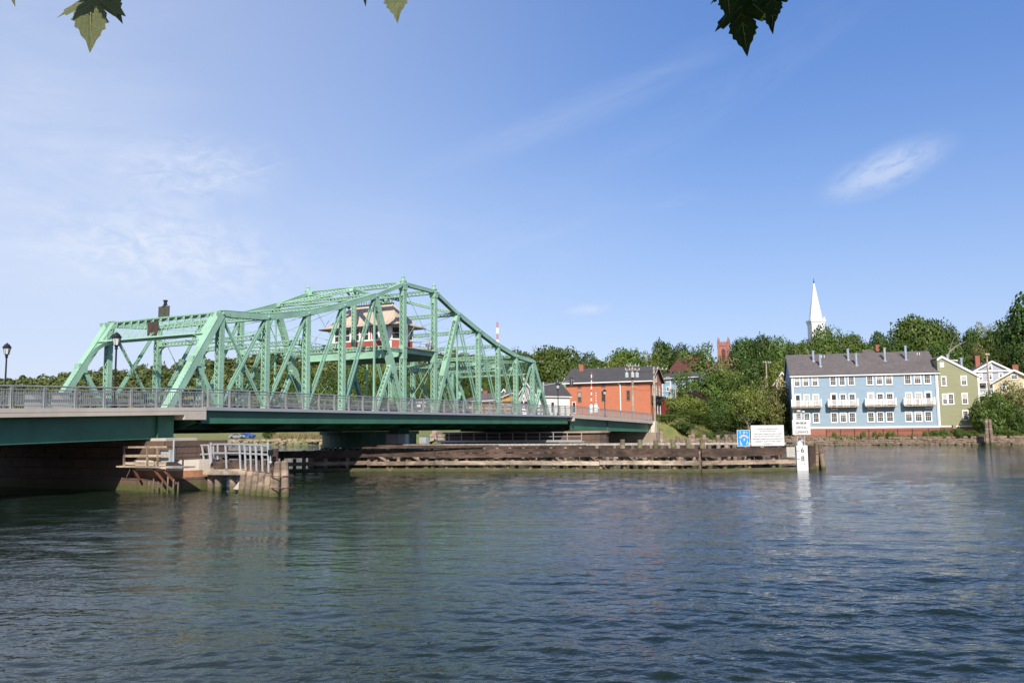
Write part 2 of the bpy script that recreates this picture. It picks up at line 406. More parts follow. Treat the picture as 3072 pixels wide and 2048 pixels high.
def tag(o, label, cat, group=None, kind=None):
    o['label'] = label; o['category'] = cat
    if group: o['group'] = group
    if kind: o['kind'] = kind
    return o
def thing(name, label, cat, loc=(0, 0, 0), group=None, rotz=0.0):
    o = bpy.data.objects.new(name, None); scene.collection.objects.link(o); o.empty_display_size = .3
    o.location = Vector([float(x) for x in loc]); o.rotation_euler = (0, 0, rotz)
    return tag(o, label, cat, group)
def struct(o): o['kind'] = 'structure'; return o
def dup(root, loc, rotz=0.0, scale=None, label=None, group=None):
    r = root.copy(); scene.collection.objects.link(r); r.location = Vector([float(x) for x in loc]); r.rotation_euler = (0, 0, rotz)
    if scale is not None: r.scale = scale
    if label: r['label'] = label
    if group: r['group'] = group
    for ch in list(root.children):
        c = ch.copy(); scene.collection.objects.link(c); c.parent = r
        for g in list(ch.children):
            d = g.copy(); scene.collection.objects.link(d); d.parent = c
    return r
def text_mesh(body, size, origin, u, v, material, name, parent, align='CENTER', off=.004, thick=.002, width=None, spacing=1.0, bold=.012):
    """lettering laid on a board: u along the line, v up"""
    cu = bpy.data.curves.new('lettering', 'FONT'); cu.body = body; cu.size = size; cu.align_x = align; cu.extrude = thick; cu.offset = size * bold; cu.space_character = spacing
    ob = bpy.data.objects.new('tmp', cu); scene.collection.objects.link(ob)
    bpy.context.view_layer.update()
    dg = bpy.context.evaluated_depsgraph_get(); me = bpy.data.meshes.new_from_object(ob.evaluated_get(dg))
    xs = [q.co.x for q in me.vertices]; k = 1.0
    if width: k = width / max(1e-6, max(xs) - min(xs))
    u, v = nrm(u), nrm(v); n = np.cross(u, v)
    for q in me.vertices:
        p = np.asarray(origin) + u * q.co.x * k + v * q.co.y + n * (q.co.z + off); q.co = Vector(p)
    bpy.data.objects.remove(ob)
    me.materials.clear(); me.materials.append(material); me.name = name
    o = bpy.data.objects.new(name, me); scene.collection.objects.link(o)
    if parent is not None:
        o.parent = parent
        if parent.type == 'EMPTY': o.location = -parent.location
    return o

# ------------------------------------------------------------------ terrain and river
SHORE = np.array([(-900, 420), (-400, 330), (-75, 226), (-5, 168), (6.5, 147), (22.5, 136.5), (40, 139.6), (52, 142.6), (66, 139.2), (81, 135), (140, 118), (400, 60), (900, 0)], float)
def shore_dist(x, y):
    """distance inland from the far bank (negative on the water)"""
    x, y = np.asarray(x, float), np.asarray(y, float); best = np.full(x.shape, 1e9); sign = np.ones(x.shape)
    for a, b in zip(SHORE[:-1], SHORE[1:]):
        d = b - a; L = d @ d; k = np.clip(((x - a[0]) * d[0] + (y - a[1]) * d[1]) / L, 0, 1)
        q = np.hypot(x - a[0] - k * d[0], y - a[1] - k * d[1])
        c = d[0] * (y - a[1]) - d[1] * (x - a[0]); u = q < best - 1e-9
        best = np.where(u, q, best); sign = np.where(u, np.where(c > 0, 1, -1), sign)
    return best * sign
RX = np.array([-900, -420, -326, -293, -230, -150, -41, 40, 120, 300, 700.]); RZ = np.array([10, 16, 24, 32, 37, 45, 44, 36, 30, 34, 36.])
def ground(x, y):
    x, y = np.asarray(x, float), np.asarray(y, float); d = shore_dist(x, y)
    z = np.interp(d, [-14, -3, -.6, .1, 3, 8, 20, 45, 90, 150, 260, 420], [-3, -1.6, -.9, 1.0, 1.25, 1.35, 1.9, 4.3, 9.5, 14, 17, 20])
    rg = np.interp(x, RX, RZ); z = z + np.clip((y - 330) / 190, 0, 1) ** 1.5 * np.clip(rg - 18, -8, 40) * (d > 0)
    s = x * S_[0] + y * S_[1]; t = x * T_[0] + y * T_[1] - DIST       # road embankment beyond the abutment
    side = np.maximum(np.maximum(-t - .2, t - 17.5), 0)
    em = np.interp(s, [127.5, 129, 200], [-5, 4.25, 5.2]) - side * .62
    return np.where((d > .3) & (s > 127.6), np.maximum(z, em), z)
def gz(x, y): return float(ground(np.array([x]), np.array([y]))[0])
gx = np.unique(np.r_[np.arange(-1500, -160, 40), np.arange(-160, 160, 2.5), np.arange(160, 1501, 40)])
gy = np.unique(np.r_[np.arange(-40, 110, 15), np.arange(110, 300, 2.5), np.arange(300, 700, 20), np.arange(700, 4001, 300)])
GX, GY = np.meshgrid(gx, gy); GZ = ground(GX, GY) + np.where(shore_dist(GX, GY) > 2, (np.sin(GX * .9) * np.cos(GY * .7)) * .06, 0)
ni, nj = GX.shape; idx = np.arange(ni * nj).reshape(ni, nj)
quads = np.stack([idx[:-1, :-1], idx[:-1, 1:], idx[1:, 1:], idx[1:, :-1]], -1).reshape(-1, 4)
struct(raw_mesh('ground', np.stack([GX, GY, GZ], -1).reshape(-1, 3), quads, M['grass'], smooth=True))

def water_material():
    m, t, p = principled('river_water')
    g = t.node('ShaderNodeNewGeometry').outputs['Position']
    p.inputs['Base Color'].default_value = (.010, .018, .012, 1); p.inputs['Roughness'].default_value = .035
    p.inputs['IOR'].default_value = 1.333; p.inputs['Specular IOR Level'].default_value = .5
    big = t.noise(g, .06, 3, .5, .5)
    amp = t.mapr(big, .38, .62, .6, 1.3, smooth=True)
    v = t.mapping(g, scale=(.55, 1.0, 1), rot=(0, 0, .2))
    h = t.math('MULTIPLY', t.noise(v, 1.0, 2, .5), .045)
    h = t.math('ADD', h, t.math('MULTIPLY', t.noise(t.mapping(g, scale=(.6, 1, 1), rot=(0, 0, -.35)), 2.9, 3, .55), .058))
    h = t.math('ADD', h, t.math('MULTIPLY', t.noise(t.mapping(g, scale=(.7, 1, 1), rot=(0, 0, .1)), 8.0, 2, .5), .024))
    sl = t.node('ShaderNodeVectorMath', operation='LENGTH'); t.link(t.mapping(g, scale=(1 / 11, 1 / 15, 1), loc=(3.5 / 11, -26 / 15, 0)), sl.inputs[0])
    calm = t.mapr(sl.outputs['Value'], .25, 1.15, .30, 1.0, smooth=True)      # slack water in the lee of the bridge
    h = t.math('MULTIPLY', t.math('MULTIPLY', h, amp), calm)
    b = t.node('ShaderNodeBump', _Strength=1.0, _Distance=1.0); t.link(h, b.inputs['Height']); t.link(b.outputs[0], p.inputs['Normal'])
    return m
M['water'] = water_material()
ths = np.linspace(R(-44), R(44), 620)
rad = np.r_[3300. / np.linspace(360, 36, 560) * .96 * 1.0, np.geomspace(93, 420, 60)[0:]]
rad = np.unique(np.r_[np.geomspace(2.0, 8.5, 10), rad])
TH, RD = np.meshgrid(ths, rad); WX, WY = np.sin(TH) * RD, np.cos(TH) * RD
dR = np.gradient(rad)[:, None] * np.ones_like(TH); WZ = np.zeros_like(WX)
wr = np.random.default_rng(3)
patch = .85 + .25 * np.sin(WX * .11 + 1.3) * np.sin(WY * .13 + .4) + .2 * np.sin(WX * .05 - WY * .07)
for k in range(64):
    lam = float(np.exp(wr.uniform(np.log(.28), np.log(4.2)))); a0 = .0037 * lam ** .5 * wr.uniform(.5, 1.3)
    th = R(80) + wr.normal(0, .55); ph = wr.uniform(0, 6.28); kx, ky = 2 * math.pi / lam * math.cos(th), 2 * math.pi / lam * math.sin(th)
    wob = .6 * np.sin(WX * .21 * wr.uniform(.5, 1.5) + WY * .17 + wr.uniform(0, 6))
    WZ += a0 * np.clip((lam / dR - 2.5) / 3, 0, 1) * np.sin(kx * WX + ky * WY + ph + wob)
WZ *= np.clip(patch, .3, 1.3) * (1 - .6 * np.exp(-((WX + 3.5) / 8) ** 2 - ((WY - 26) / 11) ** 2))
ni, nj = WX.shape; idx = np.arange(ni * nj).reshape(ni, nj)
quads = np.stack([idx[:-1, :-1], idx[:-1, 1:], idx[1:, 1:], idx[1:, :-1]], -1).reshape(-1, 4)
V0 = np.stack([WX, WY, WZ], -1).reshape(-1, 3)
def flat(x0, x1, y0, y1, z):
    return np.array([(x0, y0, z), (x1, y0, z), (x1, y1, z), (x0, y1, z)])
outer = flat(-2500, 2500, -300, 700, -.16); nb = len(V0)        # still sheet just below, reaching past the waves' edge
struct(raw_mesh('water', np.r_[V0, outer], np.r_[quads, [[nb, nb + 1, nb + 2, nb + 3]]], M['water'], smooth=True))

mb = MB(); mb.box(-500, 500, -500, 2.2, -3, 1.55); struct(mb.build('near_bank', M['grass']))  # out of view, added together with the woods that block low sky light
# ------------------------------------------------------------------ swing bridge
P0, PT = 4.3758, 5.2682
SN = [37.4406 + i * P0 for i in range(7)]; SN += [SN[6] + PT + i * P0 for i in range(7)]
ZN = [4.85, 11.30, 11.56, 12.36, 13.53, 14.90, 16.60, 16.60, 14.93, 13.60, 12.42, 11.58, 11.28, 4.85]
ZD = 4.85; TN, TF = 2.97, 14.16
SW = 10.15                                                     # sway strut level
bridge = thing('swing_bridge', 'long mint green steel truss swing bridge spanning the river on its round centre pier', 'bridge', B(66.3, 8.56, ZD))
def laced(mb, p0, p1, wd, w=.44, d=.40, pitch=None, faces=(1, -1), cover=None, bar=.05, solid=.5):
    """two channels tied by crossed lacing bars (or a cover plate on one face)"""
    p0, p1 = np.asarray(p0, float), np.asarray(p1, float); a = p1 - p0; L = np.linalg.norm(a); a = a / L
    wd = nrm(np.asarray(wd, float) - a * (np.asarray(wd) @ a)); n = np.cross(a, wd); c = (p0 + p1) / 2
    for q in (-1, 1):
        mb.obox(c + wd * q * w / 2, wd, n, a, .014, d / 2, L / 2)
        for k in (-1, 1): mb.obox(c + wd * q * (w / 2 - .034) + n * k * (d / 2 - .008), wd, n, a, .032, .009, L / 2)
    for k in faces:
        if cover == k: continue
        e0 = solid
        for x in (e0 / 2, L - e0 / 2): mb.obox(p0 + a * x + n * k * (d / 2 + .006), wd, n, a, w / 2 - .01, .006, e0 / 2)
        pt = pitch or w * .98; nb_ = max(1, int((L - 2 * e0) / pt)); st = (L - 2 * e0) / nb_
        for i in range(nb_):
            x0, x1 = e0 + i * st, e0 + (i + 1) * st
            for q, o in ((1, .006), (-1, .014)):
                A = p0 + a * x0 + wd * q * (w / 2 - .03) + n * k * (d / 2 + o); Bq = p0 + a * x1 - wd * q * (w / 2 - .03) + n * k * (d / 2 + o)
                mb.beam(A, Bq, .008, bar, n)
    if cover: mb.obox(c + n * cover * (d / 2 + .012), wd, n, a, w / 2 + .03, .012, L / 2)
def mirror(i): return 13 - i
for tt in (TN, TF):
    near = tt == TN
    # inclined end posts, with their cover plate outside
    for i, j in ((0, 1), (13, 12)):
        mb = MB(); laced(mb, B(SN[i], tt, ZD - .3), B(SN[j], tt, ZN[j]), T_, .52, .46, cover=(1 if i == 0 else -1), bar=.06)
        ax = nrm(B(SN[j], tt, ZN[j]) - B(SN[i], tt, ZD)); nn = np.cross(ax, T_)
        for q in (-.26, .26):
            for k in range(2, 28): mb.obox(B(SN[i], tt, ZD) + ax * (k * .27) + T_ * (q * 1.09) + nn * .19, T_, nn, ax, .012, .018, .018)
        mb.build('end_post', M['green'], bridge)
        mid = (B(SN[i], tt, ZD) + B(SN[j], tt, ZN[j])) / 2; mb = MB()
        laced(mb, mid, B(SN[j], tt, ZD - .2), T_, .36, .30, pitch=.36, solid=.35)
        mb.obox(mid + Z_ * -.15, S_, T_, Z_, .34, .27, .32)
        mb.build('strut', M['green'], bridge)
    # top chord
    for i in range(1, 12):
        w = .46 if i != 6 else .3
        p, q = B(SN[i], tt, ZN[i]), B(SN[i + 1], tt, ZN[i + 1]); mb = MB()
        if i in (5, 6, 7): laced(mb, p, q, T_, .40, .30, cover=1, pitch=.4)
        else: laced(mb, p, q, T_, .46, .44, cover=1, pitch=.45, solid=.6)
        mb.build('top_chord', M['green'], bridge)
    # joints: gusset plates with pins
    for i in range(1, 13):
        mb = MB(); p = B(SN[i], tt, ZN[i]); a = nrm(B(SN[min(i + 1, 12)], tt, ZN[min(i + 1, 12)]) - B(SN[max(i - 1, 1)], tt, ZN[max(i - 1, 1)]))
        for q in (-1, 1):
            mb.obox(p + T_ * q * .265 - Z_ * .03, a, T_, np.cross(a, T_), .62, .012, .13)
            mb.tube(p + T_ * q * .27, p + T_ * q * .36, .10, .07, 10)
        mb.build('joint_plate', M['green'], bridge)
    # vertical posts
    for i in (1, 2, 3, 4, 6, 7, 9, 10, 11, 12):
        mb = MB(); tw = i in (6, 7); w = .46 if tw else .44
        laced(mb, B(SN[i], tt, ZD - .3), B(SN[i], tt, ZN[i] - .12), T_, w, .46 if tw else .40, pitch=w * 1.0, solid=.7 if not tw else 1.0)
        if tw:
            mb.obox(B(SN[i], tt, 10.35), S_, T_, Z_, .27, .27, .62)
            mb.obox(B(SN[i], tt, ZN[i] - .25), S_, T_, Z_, .30, .30, .3)
        for sg in (-1, 1):
            for z in np.arange(ZD + .2, ZN[i] - .4, .32): mb.obox(B(SN[i], tt - .255 - (.0 if not tw else .01), z) + S_ * sg * .14, S_, T_, Z_, .014, .016, .014)
        mb.build('tower_post' if tw else 'vertical_post', M['green'], bridge)
    for i in (6, 7):
        mb = MB(); mb.lathe(B(SN[i], tt, ZN[i]), [(.26, .05), (.26, .22), (.33, .24), (.33, .30), (.2, .34), (.2, .46), (.12, .50), (.12, .58), (.17, .66), (.1, .78), (.03, .82), (.02, 1.12)], 10)
        mb.build('finial', M['green'], bridge)
    # inclined posts beside the tower
    for i, j in ((5, 6), (8, 7)):
        mb = MB(); top, bot = B(SN[i], tt, ZN[i]), B(SN[j], tt, ZD - .2)
        laced(mb, bot + (top - bot) * .02, top, T_, .50, .44, pitch=.50, solid=.9)
        mid = bot + (top - bot) * .44
        mb.obox(mid, nrm(top - bot), T_, np.cross(nrm(top - bot), T_), .85, .27, .30)
        mb.build('inclined_post', M['green'], bridge)
        mb = MB(); laced(mb, mid, B(SN[i], tt, ZD - .2), T_, .42, .34, pitch=.42, solid=.4); mb.build('strut', M['green'], bridge)
        mb = MB(); mb.beam(B(SN[i], tt, ZN[i]), B(SN[i], tt, ZD), .14, .14, T_); mb.build('hanger', M['rod'], bridge)
    # diagonals: heavy pairs and thin counters
    for f in (lambda k: k, mirror):
        for a, b, w, sep in ((2, 1, .11, .24), (3, 2, .11, .24), (4, 3, .12, .26), (5, 4, .13, .28), (1, 2, .07, .16), (2, 3, .04, .0)):
            p, q = B(SN[f(a)], tt, ZN[f(a)]), B(SN[f(b)], tt, ZD); mb = MB()
            for o in ((-sep / 2, sep / 2) if sep else (0,)):
                mb.beam(p + T_ * o, q + T_ * o, .05 if sep else w, w + .05 if sep else w, T_)
            if sep:
                for k in np.arange(.12, .95, .14): mb.beam(p + (q - p) * k - T_ * sep / 2, p + (q - p) * k + T_ * sep / 2, .10, .03, S_)
            mb.build('diagonal', M['rod'], bridge)
    mb = MB()
    for zlo, zhi in ((ZD, 9.9), (11.0, 16.4)):
        mb.tube(B(SN[6], tt, zlo), B(SN[7], tt, zhi), .025, n=6); mb.tube(B(SN[7], tt, zlo), B(SN[6], tt, zhi), .025, n=6)
    mb.build('bracing_rods', M['rod'], bridge)
# cross struts between the two trusses
def cross(s, z, w, d, name='cross_strut'):
    mb = MB(); laced(mb, B(s, TN + .2, z), B(s, TF - .2, z), Z_, w, d, pitch=w * 1.05, solid=.5); return mb.build(name, M['green'], bridge)
for i in range(1, 13):
    if i in (1, 12): continue
    cross(SN[i], ZN[i] + .02, .42 if i in (6, 7) else .36, .40)
for i in (2, 3, 4, 9, 10, 11):
    cross(SN[i], SW, .36, .34, 'sway_strut')
    for tt, sg in ((TN, 1), (TF, -1)):      # curved knee braces
        mb = MB(); arc = [B(SN[i], tt + sg * (.2 + .8 * (1 - math.cos(k * math.pi / 12))), SW - .18 - .8 * (1 - math.sin(k * math.pi / 12))) for k in range(7)]
        for a, b in zip(arc[:-1], arc[1:]): mb.beam(a, b, .16, .03, S_)
        mb.prism([B(SN[i] - .01, tt + sg * .2, SW - .16)] + [p - S_ * .01 for p in arc], S_ * .02)
        mb.build('knee_brace', M['green'], bridge)
    mb = MB()
    if ZN[i] - SW > 1.0:
        for a, b in ((TN, TF), (TF, TN)): mb.tube(B(SN[i], a, SW + .2), B(SN[i], b, ZN[i] - .2), .022, n=6)
        mb.build('bracing_rods', M['rod'], bridge)
for i in range(1, 12):
    if i in (5, 6, 7): continue
    mb = MB(); mb.tube(B(SN[i], TN, ZN[i]), B(SN[i + 1], TF, ZN[i + 1]), .022, n=6); mb.tube(B(SN[i], TF, ZN[i]), B(SN[i + 1], TN, ZN[i + 1]), .022, n=6); mb.build('lateral_rods', M['rod'], bridge)
TM = (TN + TF) / 2
for i, j in ((6, 5), (7, 8)):               # K bracing from the tower strut down to the next joints
    for tt in (TN, TF):
        mb = MB(); laced(mb, B(SN[i], TM, ZN[i]), B(SN[j], tt, ZN[j]), Z_, .26, .30, pitch=.3); mb.build('top_brace', M['green'], bridge)
    mb = MB(); laced(mb, B(SN[i], TM, 10.75), B(SN[i], TM, ZN[i]), T_, .34, .30, pitch=.34)
    for sg in (-1, 1): mb.beam(B(SN[i], TM + sg * .1, ZN[i] - 1.0), B(SN[i], TM + sg * .9, ZN[i] - .1), .05, .2, S_)
    mb.build('centre_post', M['green'], bridge)
# portals in the plane of the end posts
for i, j in ((0, 1), (13, 12)):
    b0, b1 = lambda t: B(SN[i], t, ZD), lambda t: B(SN[j], t, ZN[j])
    pt = lambda t, k: B(SN[i], t, ZD) * (1 - k) + B(SN[j], t, ZN[j]) * k
    ax = nrm(pt(0, 1) - pt(0, 0)); nn = np.cross(ax, T_); k0, k1 = .775, 1.0; t0, t1 = TN + .26, TF - .26
    mb = MB()
    for k, h in ((k0, .12), (k1, .10)):
        mb.obox(pt((t0 + t1) / 2, k), T_, nn, ax, (t1 - t0) / 2, .15, .02)
        for q in (-1, 1): mb.obox(pt((t0 + t1) / 2, k) + nn * q * .14, T_, nn, ax, (t1 - t0) / 2, .014, h / 2)
    mb.obox(pt((t0 + t1) / 2, k1) + Z_ * .12, T_, S_, Z_, (t1 - t0) / 2 + .3, .16, .03)
    for q, bw_ in ((-.12, .028), (.12, .05)):
        np_ = 14; st = (t1 - t0) / np_
        for m_ in range(np_):
            for a, b in ((0, 1), (1, 0)):
                mb.beam(pt(t0 + (m_ + a) * st, k0) + nn * (q + .01 * a), pt(t0 + (m_ + b) * st, k1) + nn * (q + .01 * a), .012, bw_, nn)
            mb.beam(pt(t0 + m_ * st, k0) + nn * q * 1.1, pt(t0 + m_ * st, k1) + nn * q * 1.1, .012, bw_ * .8, nn)
    for t, sg in ((t0, 1), (t1, -1)):
        mb.obox(pt(t + sg * .22, (k0 + k1) / 2), T_, nn, ax, .24, .16, .86)
        arc = [pt(t + sg * (1.5 * (1 - math.cos(q * math.pi / 16))), k0 - .17 * (1 - math.sin(q * math.pi / 16))) for q in range(9)]
        for a, b in zip(arc[:-1], arc[1:]): mb.beam(a, b, .30, .03, nn)
        for q in (-.0,):
            fan = [pt(t, k0 - .005)] + [p for p in reversed(arc)]
            mb.prism([p + nn * -.01 for p in fan], nn * .02)
    mb.build('portal', M['green'], bridge)
    if i == 0:
        sgn = -1
        mb = MB(); c = pt(TM, .885) - S_ * .30
        mb.obox(c, T_, S_, Z_, .54, .03, .47); mb.obox(c - S_ * .03, T_, S_, Z_, .49, .012, .42); mb.obox(c - S_ * .045 + Z_ * .12, T_, S_, Z_, .09, .012, .11)
        for q in range(4): mb.obox(c - S_ * .045 + Z_ * (-.30 + q * .08), T_, S_, Z_, .30, .006, .016)
        for q in (-.3, .3): mb.beam(c + T_ * q, c + T_ * q + S_ * .3, .04, .04)
        o = mb.build('bronze_plaque', M['bronze'], bridge); o['label'] = 'brown bronze plaque on the portal lattice'
        mb = MB(); c = pt(TM - .1, 1.0) + Z_ * .50
        mb.obox(c, T_, S_, Z_, .54, .03, .44); mb.obox(c - S_ * .035, T_, S_, Z_, .49, .01, .39)
        mb.tube(c + Z_ * .40, c + Z_ * .50, .14, .12, 10)
        for q in range(5): mb.obox(c - S_ * .05 + Z_ * (-.22 + q * .11), T_, S_, Z_, .28, .006, .015)
        mb.build('name_board', M['dark_plate'], bridge)
        mb = MB(); p = c + Z_ * .50 - T_ * .12; mb.lathe(p, [(.15, 0), (.15, .05), (.12, .06), (.12, .28), (.17, .30), (.17, .36), (.05, .38)], 10); mb.build('navigation_light', M['black'], bridge)
# floor: fascia girder, deck, floor beams, pipes
mb = MB(); mb.bbox(37.95, 96.15, 0, .34, 4.64, 4.85); mb.bbox(37.95, 96.15, 16.8, 17.13, 4.64, 4.85); mb.build('fascia', M['grey_steel'], bridge)
mb = MB(); mb.bbox(37.9, 95.0, .30, .33, 3.86, 4.64); mb.bbox(37.9, 95.0, .22, .55, 3.83, 3.86)
mb.bbox(37.9, 95.0, 16.8, 16.83, 3.86, 4.64); mb.build('edge_girder', M['girder'], bridge)
mb = MB(); mb.bbox(37.95, 96.15, .34, 16.8, 4.50, 4.63); mb.build('deck', M['asphalt'], bridge)
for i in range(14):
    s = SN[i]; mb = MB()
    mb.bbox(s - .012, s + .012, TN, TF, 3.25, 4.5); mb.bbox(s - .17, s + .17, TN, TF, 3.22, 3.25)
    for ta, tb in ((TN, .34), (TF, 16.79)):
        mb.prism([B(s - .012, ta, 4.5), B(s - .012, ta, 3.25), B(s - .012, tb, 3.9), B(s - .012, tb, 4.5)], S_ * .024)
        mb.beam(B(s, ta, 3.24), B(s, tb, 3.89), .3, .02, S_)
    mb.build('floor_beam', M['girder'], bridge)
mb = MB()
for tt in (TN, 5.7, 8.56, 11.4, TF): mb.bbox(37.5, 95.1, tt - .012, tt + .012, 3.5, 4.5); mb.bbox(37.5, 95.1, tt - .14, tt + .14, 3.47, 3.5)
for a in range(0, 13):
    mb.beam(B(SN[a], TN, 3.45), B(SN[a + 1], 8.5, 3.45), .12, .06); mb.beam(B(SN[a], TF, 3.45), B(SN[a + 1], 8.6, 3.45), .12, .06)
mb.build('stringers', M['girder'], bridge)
def railing(s0, s1, t, zf, parent, spacing=1.74, pick=.125, facing=-1, simple=False):
    """pedestrian railing: top rail, second rail, bottom rail and pickets as one mesh, each post its own"""
    n = max(1, round((s1 - s0) / spacing)); mb = MB()
    for z, r in ((1.10, .045), (.92, .03), (.14, .03)): mb.tube(B(s0, t, zf(s0) + z), B(s1, t, zf(s1) + z), r, n=8)
    for s in np.arange(s0 + pick, s1, pick):
        mb.obox(B(s, t, zf(s) + .53), S_, T_, Z_, .0085, .0085, .39)
    rl = mb.build('railing', M['rail'], parent)
    for k in range(n + 1):
        s = s0 + (s1 - s0) * k / n; mb = MB()
        for q in (-.045, .045):
            z = zf(s); a = .012
            mb.hexa([B(s + q - a, t + .10, z), B(s + q + a, t + .10, z), B(s + q + a, t - .10, z), B(s + q - a, t - .10, z),
                     B(s + q - a, t + .065, z + 1.12), B(s + q + a, t + .065, z + 1.12), B(s + q + a, t - .055, z + 1.12), B(s + q - a, t - .055, z + 1.12)])
        if not simple: mb.build('railing_post', M['rail'], rl)
        else: mb.build('railing_post', M['rail'], rl)
    return rl
railing(38.3, 95.9, .16, lambda s: 4.85, bridge)
railing(38.3, 95.9, 16.95, lambda s: 4.85, bridge, pick=.16)
mb = MB()
for tt in (TN + .42, TF - .42):
    for z in (5.35, 5.75): mb.bbox(37.6, 95.1, tt - .05, tt + .05, z - .08, z + .08)
    for s in np.arange(38, 95, 2.19): mb.bbox(s - .06, s + .06, tt - .06, tt + .06, 4.65, 5.84)
mb.build('guard_rail', M['guard'], bridge)
# platform carrying the cabin
mb = MB()
for s in (SN[6], SN[7]): mb.bbox(s - .02, s + .02, TN, TF, 9.95, 10.70); mb.bbox(s - .18, s + .18, TN, TF, 10.70, 10.73); mb.bbox(s - .18, s + .18, TN, TF, 9.92, 9.95)
for tt in (TN, TF): mb.bbox(SN[6], SN[7], tt - .02, tt + .02, 10.3, 10.70); mb.bbox(SN[6], SN[7], tt - .14, tt + .14, 10.702, 10.73)
for tt in np.arange(TN + 1.4, TF, 1.4): mb.bbox(SN[6] + .2, SN[7] - .2, tt - .05, tt + .05, 10.35, 10.69)
for s in (SN[5] + 1.4,):
    for q in (0,): laced(mb, B(s, TN, 10.5), B(s, TF, 10.5), Z_, .34, .3, pitch=.36)
for tt in (TN, TF): laced(mb, B(SN[5] + .9, tt, 10.45), B(SN[6], tt, 10.45), Z_, .30, .3)
mb.build('cabin_platform', M['green'], bridge)
mb = MB(); mb.bbox(SN[6] - .22, SN[7] + .25, TN - .3, TF + .3, 10.735, 10.81); mb.build('platform_boards', M['deck_wood'], bridge)
mb = MB()
def prail(p, q, n, h=1.05):
    p, q = np.asarray(p), np.asarray(q)
    for z in (h, h * .5): mb.tube(p + Z_ * z, q + Z_ * z, .022, n=6)
    for k in range(n + 1): mb.tube(p + (q - p) * k / n, p + (q - p) * k / n + Z_ * h, .022, n=6)
prail(B(SN[6] + .3, TN - .22, 10.81), B(SN[7] + .2, TN - .22, 10.81), 3); prail(B(SN[7] + .2, TN - .22, 10.81), B(SN[7] + .2, TF + .2, 10.81), 6)
prail(B(SN[6] - .15, TF - 1.2, 10.81), B(SN[6] - .15, TF + .2, 10.81), 1); prail(B(SN[6] - .2, TF + .2, 10.81), B(SN[7] + .2, TF + .2, 10.81), 5)
for p in ((SN[6] + .35, 12.9), (SN[7] - .2, 12.65)): mb.tube(B(p[0], TN - .22, 10.81), B(p[0], TN - .22, p[1]), .03, n=6)
mb.tube(B(SN[6] + .35, TN - .22, 12.9), B(SN[7] - .2, TN - .22, 12.65), .03, n=6)
mb.build('platform_railing', M['alu'], bridge)
# stair hanging under the platform on the far side
mb = MB()
for q in range(14): mb.bbox(SN[4] - 1.6 + q * .32, SN[4] - 1.3 + q * .32, TF - 1.6, TF - .7, 5.0 + q * .36, 5.04 + q * .36)
for tt in (TF - 1.62, TF - .68): mb.beam(B(SN[4] - 1.7, tt, 4.9), B(SN[4] + 2.9, tt, 10.0), .05, .2, T_); mb.tube(B(SN[4] - 1.7, tt, 5.9), B(SN[4] + 2.9, tt, 11.0), .022, n=6)
mb.build('stairway', M['girder'], bridge)
# turntable
mb = MB(); mb.lathe(B(66.3, 8.56, 0), [(4.6, 1.75), (4.6, 1.95), (4.45, 1.95), (4.45, 2.9), (4.7, 2.9), (4.7, 3.2)], 40)
for k in range(40):
    q = 2 * math.pi * k / 40; c = B(66.3, 8.56, 0); mb.tube(c + np.array([4.6 * math.cos(q), 4.6 * math.sin(q), 1.5]), c + np.array([4.35 * math.cos(q), 4.35 * math.sin(q), 1.5]), .2, n=10)
mb.build('turntable_drum', M['girder'], bridge)

# operator's cabin on the platform
s0, s1, t0, t1, zf, ze = 64.5, 68.0, 4.2, 12.4, 10.81, 13.1
cabin = thing('bridge_cabin', 'red and white operator cabin with tan hipped roof high up inside the bridge truss', 'cabin', B(66.4, 8.5, zf))
cut = .8
ring = [(s0, t0 + cut), (s0 + cut, t0), (s1 - cut, t0), (s1, t0 + cut), (s1, t1 - cut), (s1 - cut, t1), (s0 + cut, t1), (s0, t1 - cut)]
mb = MB(); mb.prism([B(a, b, zf) for a, b in ring], Z_ * (ze - zf)); mb.build('wall', M['white'], cabin)
def cpanel(mb, p, q, a, b, z0, z1, d):
    p, q = B(*p, 0), B(*q, 0); u = nrm(q - p); n = np.cross(u, Z_); c = (p + q) / 2 - B(66.4, 8.5, 0); n = n if n @ c > 0 else -n
    L = np.linalg.norm(q - p); mid = p + u * L * (a + b) / 2 + Z_ * (z0 + z1) / 2
    mb.obox(mid + n * d / 2, u, n, Z_, L * (b - a) / 2, abs(d) / 2, (z1 - z0) / 2)
mbr, mbs = MB(), MB(); wins = []
for k in range(8):
    p, q = ring[k], ring[(k + 1) % 8]; L = math.dist(p, q)
    e = .16 / L
    cpanel(mbr, p, q, e, 1 - e, zf + .1, zf + .82, .025); cpanel(mbs, p, q, -.01, 1.01, zf + .86, zf + .96, .07)
    nwin = {0: 1}.get(0, 1) if L < 1.4 else max(2, int(L / 1.05))
    for w in range(nwin):
        a, b = (w + .14) / nwin, (w + .86) / nwin
        wins.append((p, q, a, b))
        if nwin > 1 and w: cpanel(mbr, p, q, w / nwin - .05 / nwin, w / nwin + .05 / nwin, zf + .95, ze - .2, .022)
mbr.build('red_panelling', M['cabin_red'], cabin); mbs.build('sill_band', M['white'], cabin)
for p, q, a, b in wins:
    mb = MB(); L = math.dist(p, q); w = (b - a); e = .07 / L
    for A, Bq, z0_, z1_ in ((a, a + e, 11.8, 12.85), (b - e, b, 11.8, 12.85), (a, b, 12.85, 12.93), (a, b, 11.73, 11.8), (a + e, b - e, 12.3, 12.36)): cpanel(mb, p, q, A, Bq, z0_, z1_, .06)
    f = mb.build('window', M['white'], cabin); mb = MB(); cpanel(mb, p, q, a + e, b - e, 11.8, 12.85, .022); mb.build('pane', M['pane'], f)
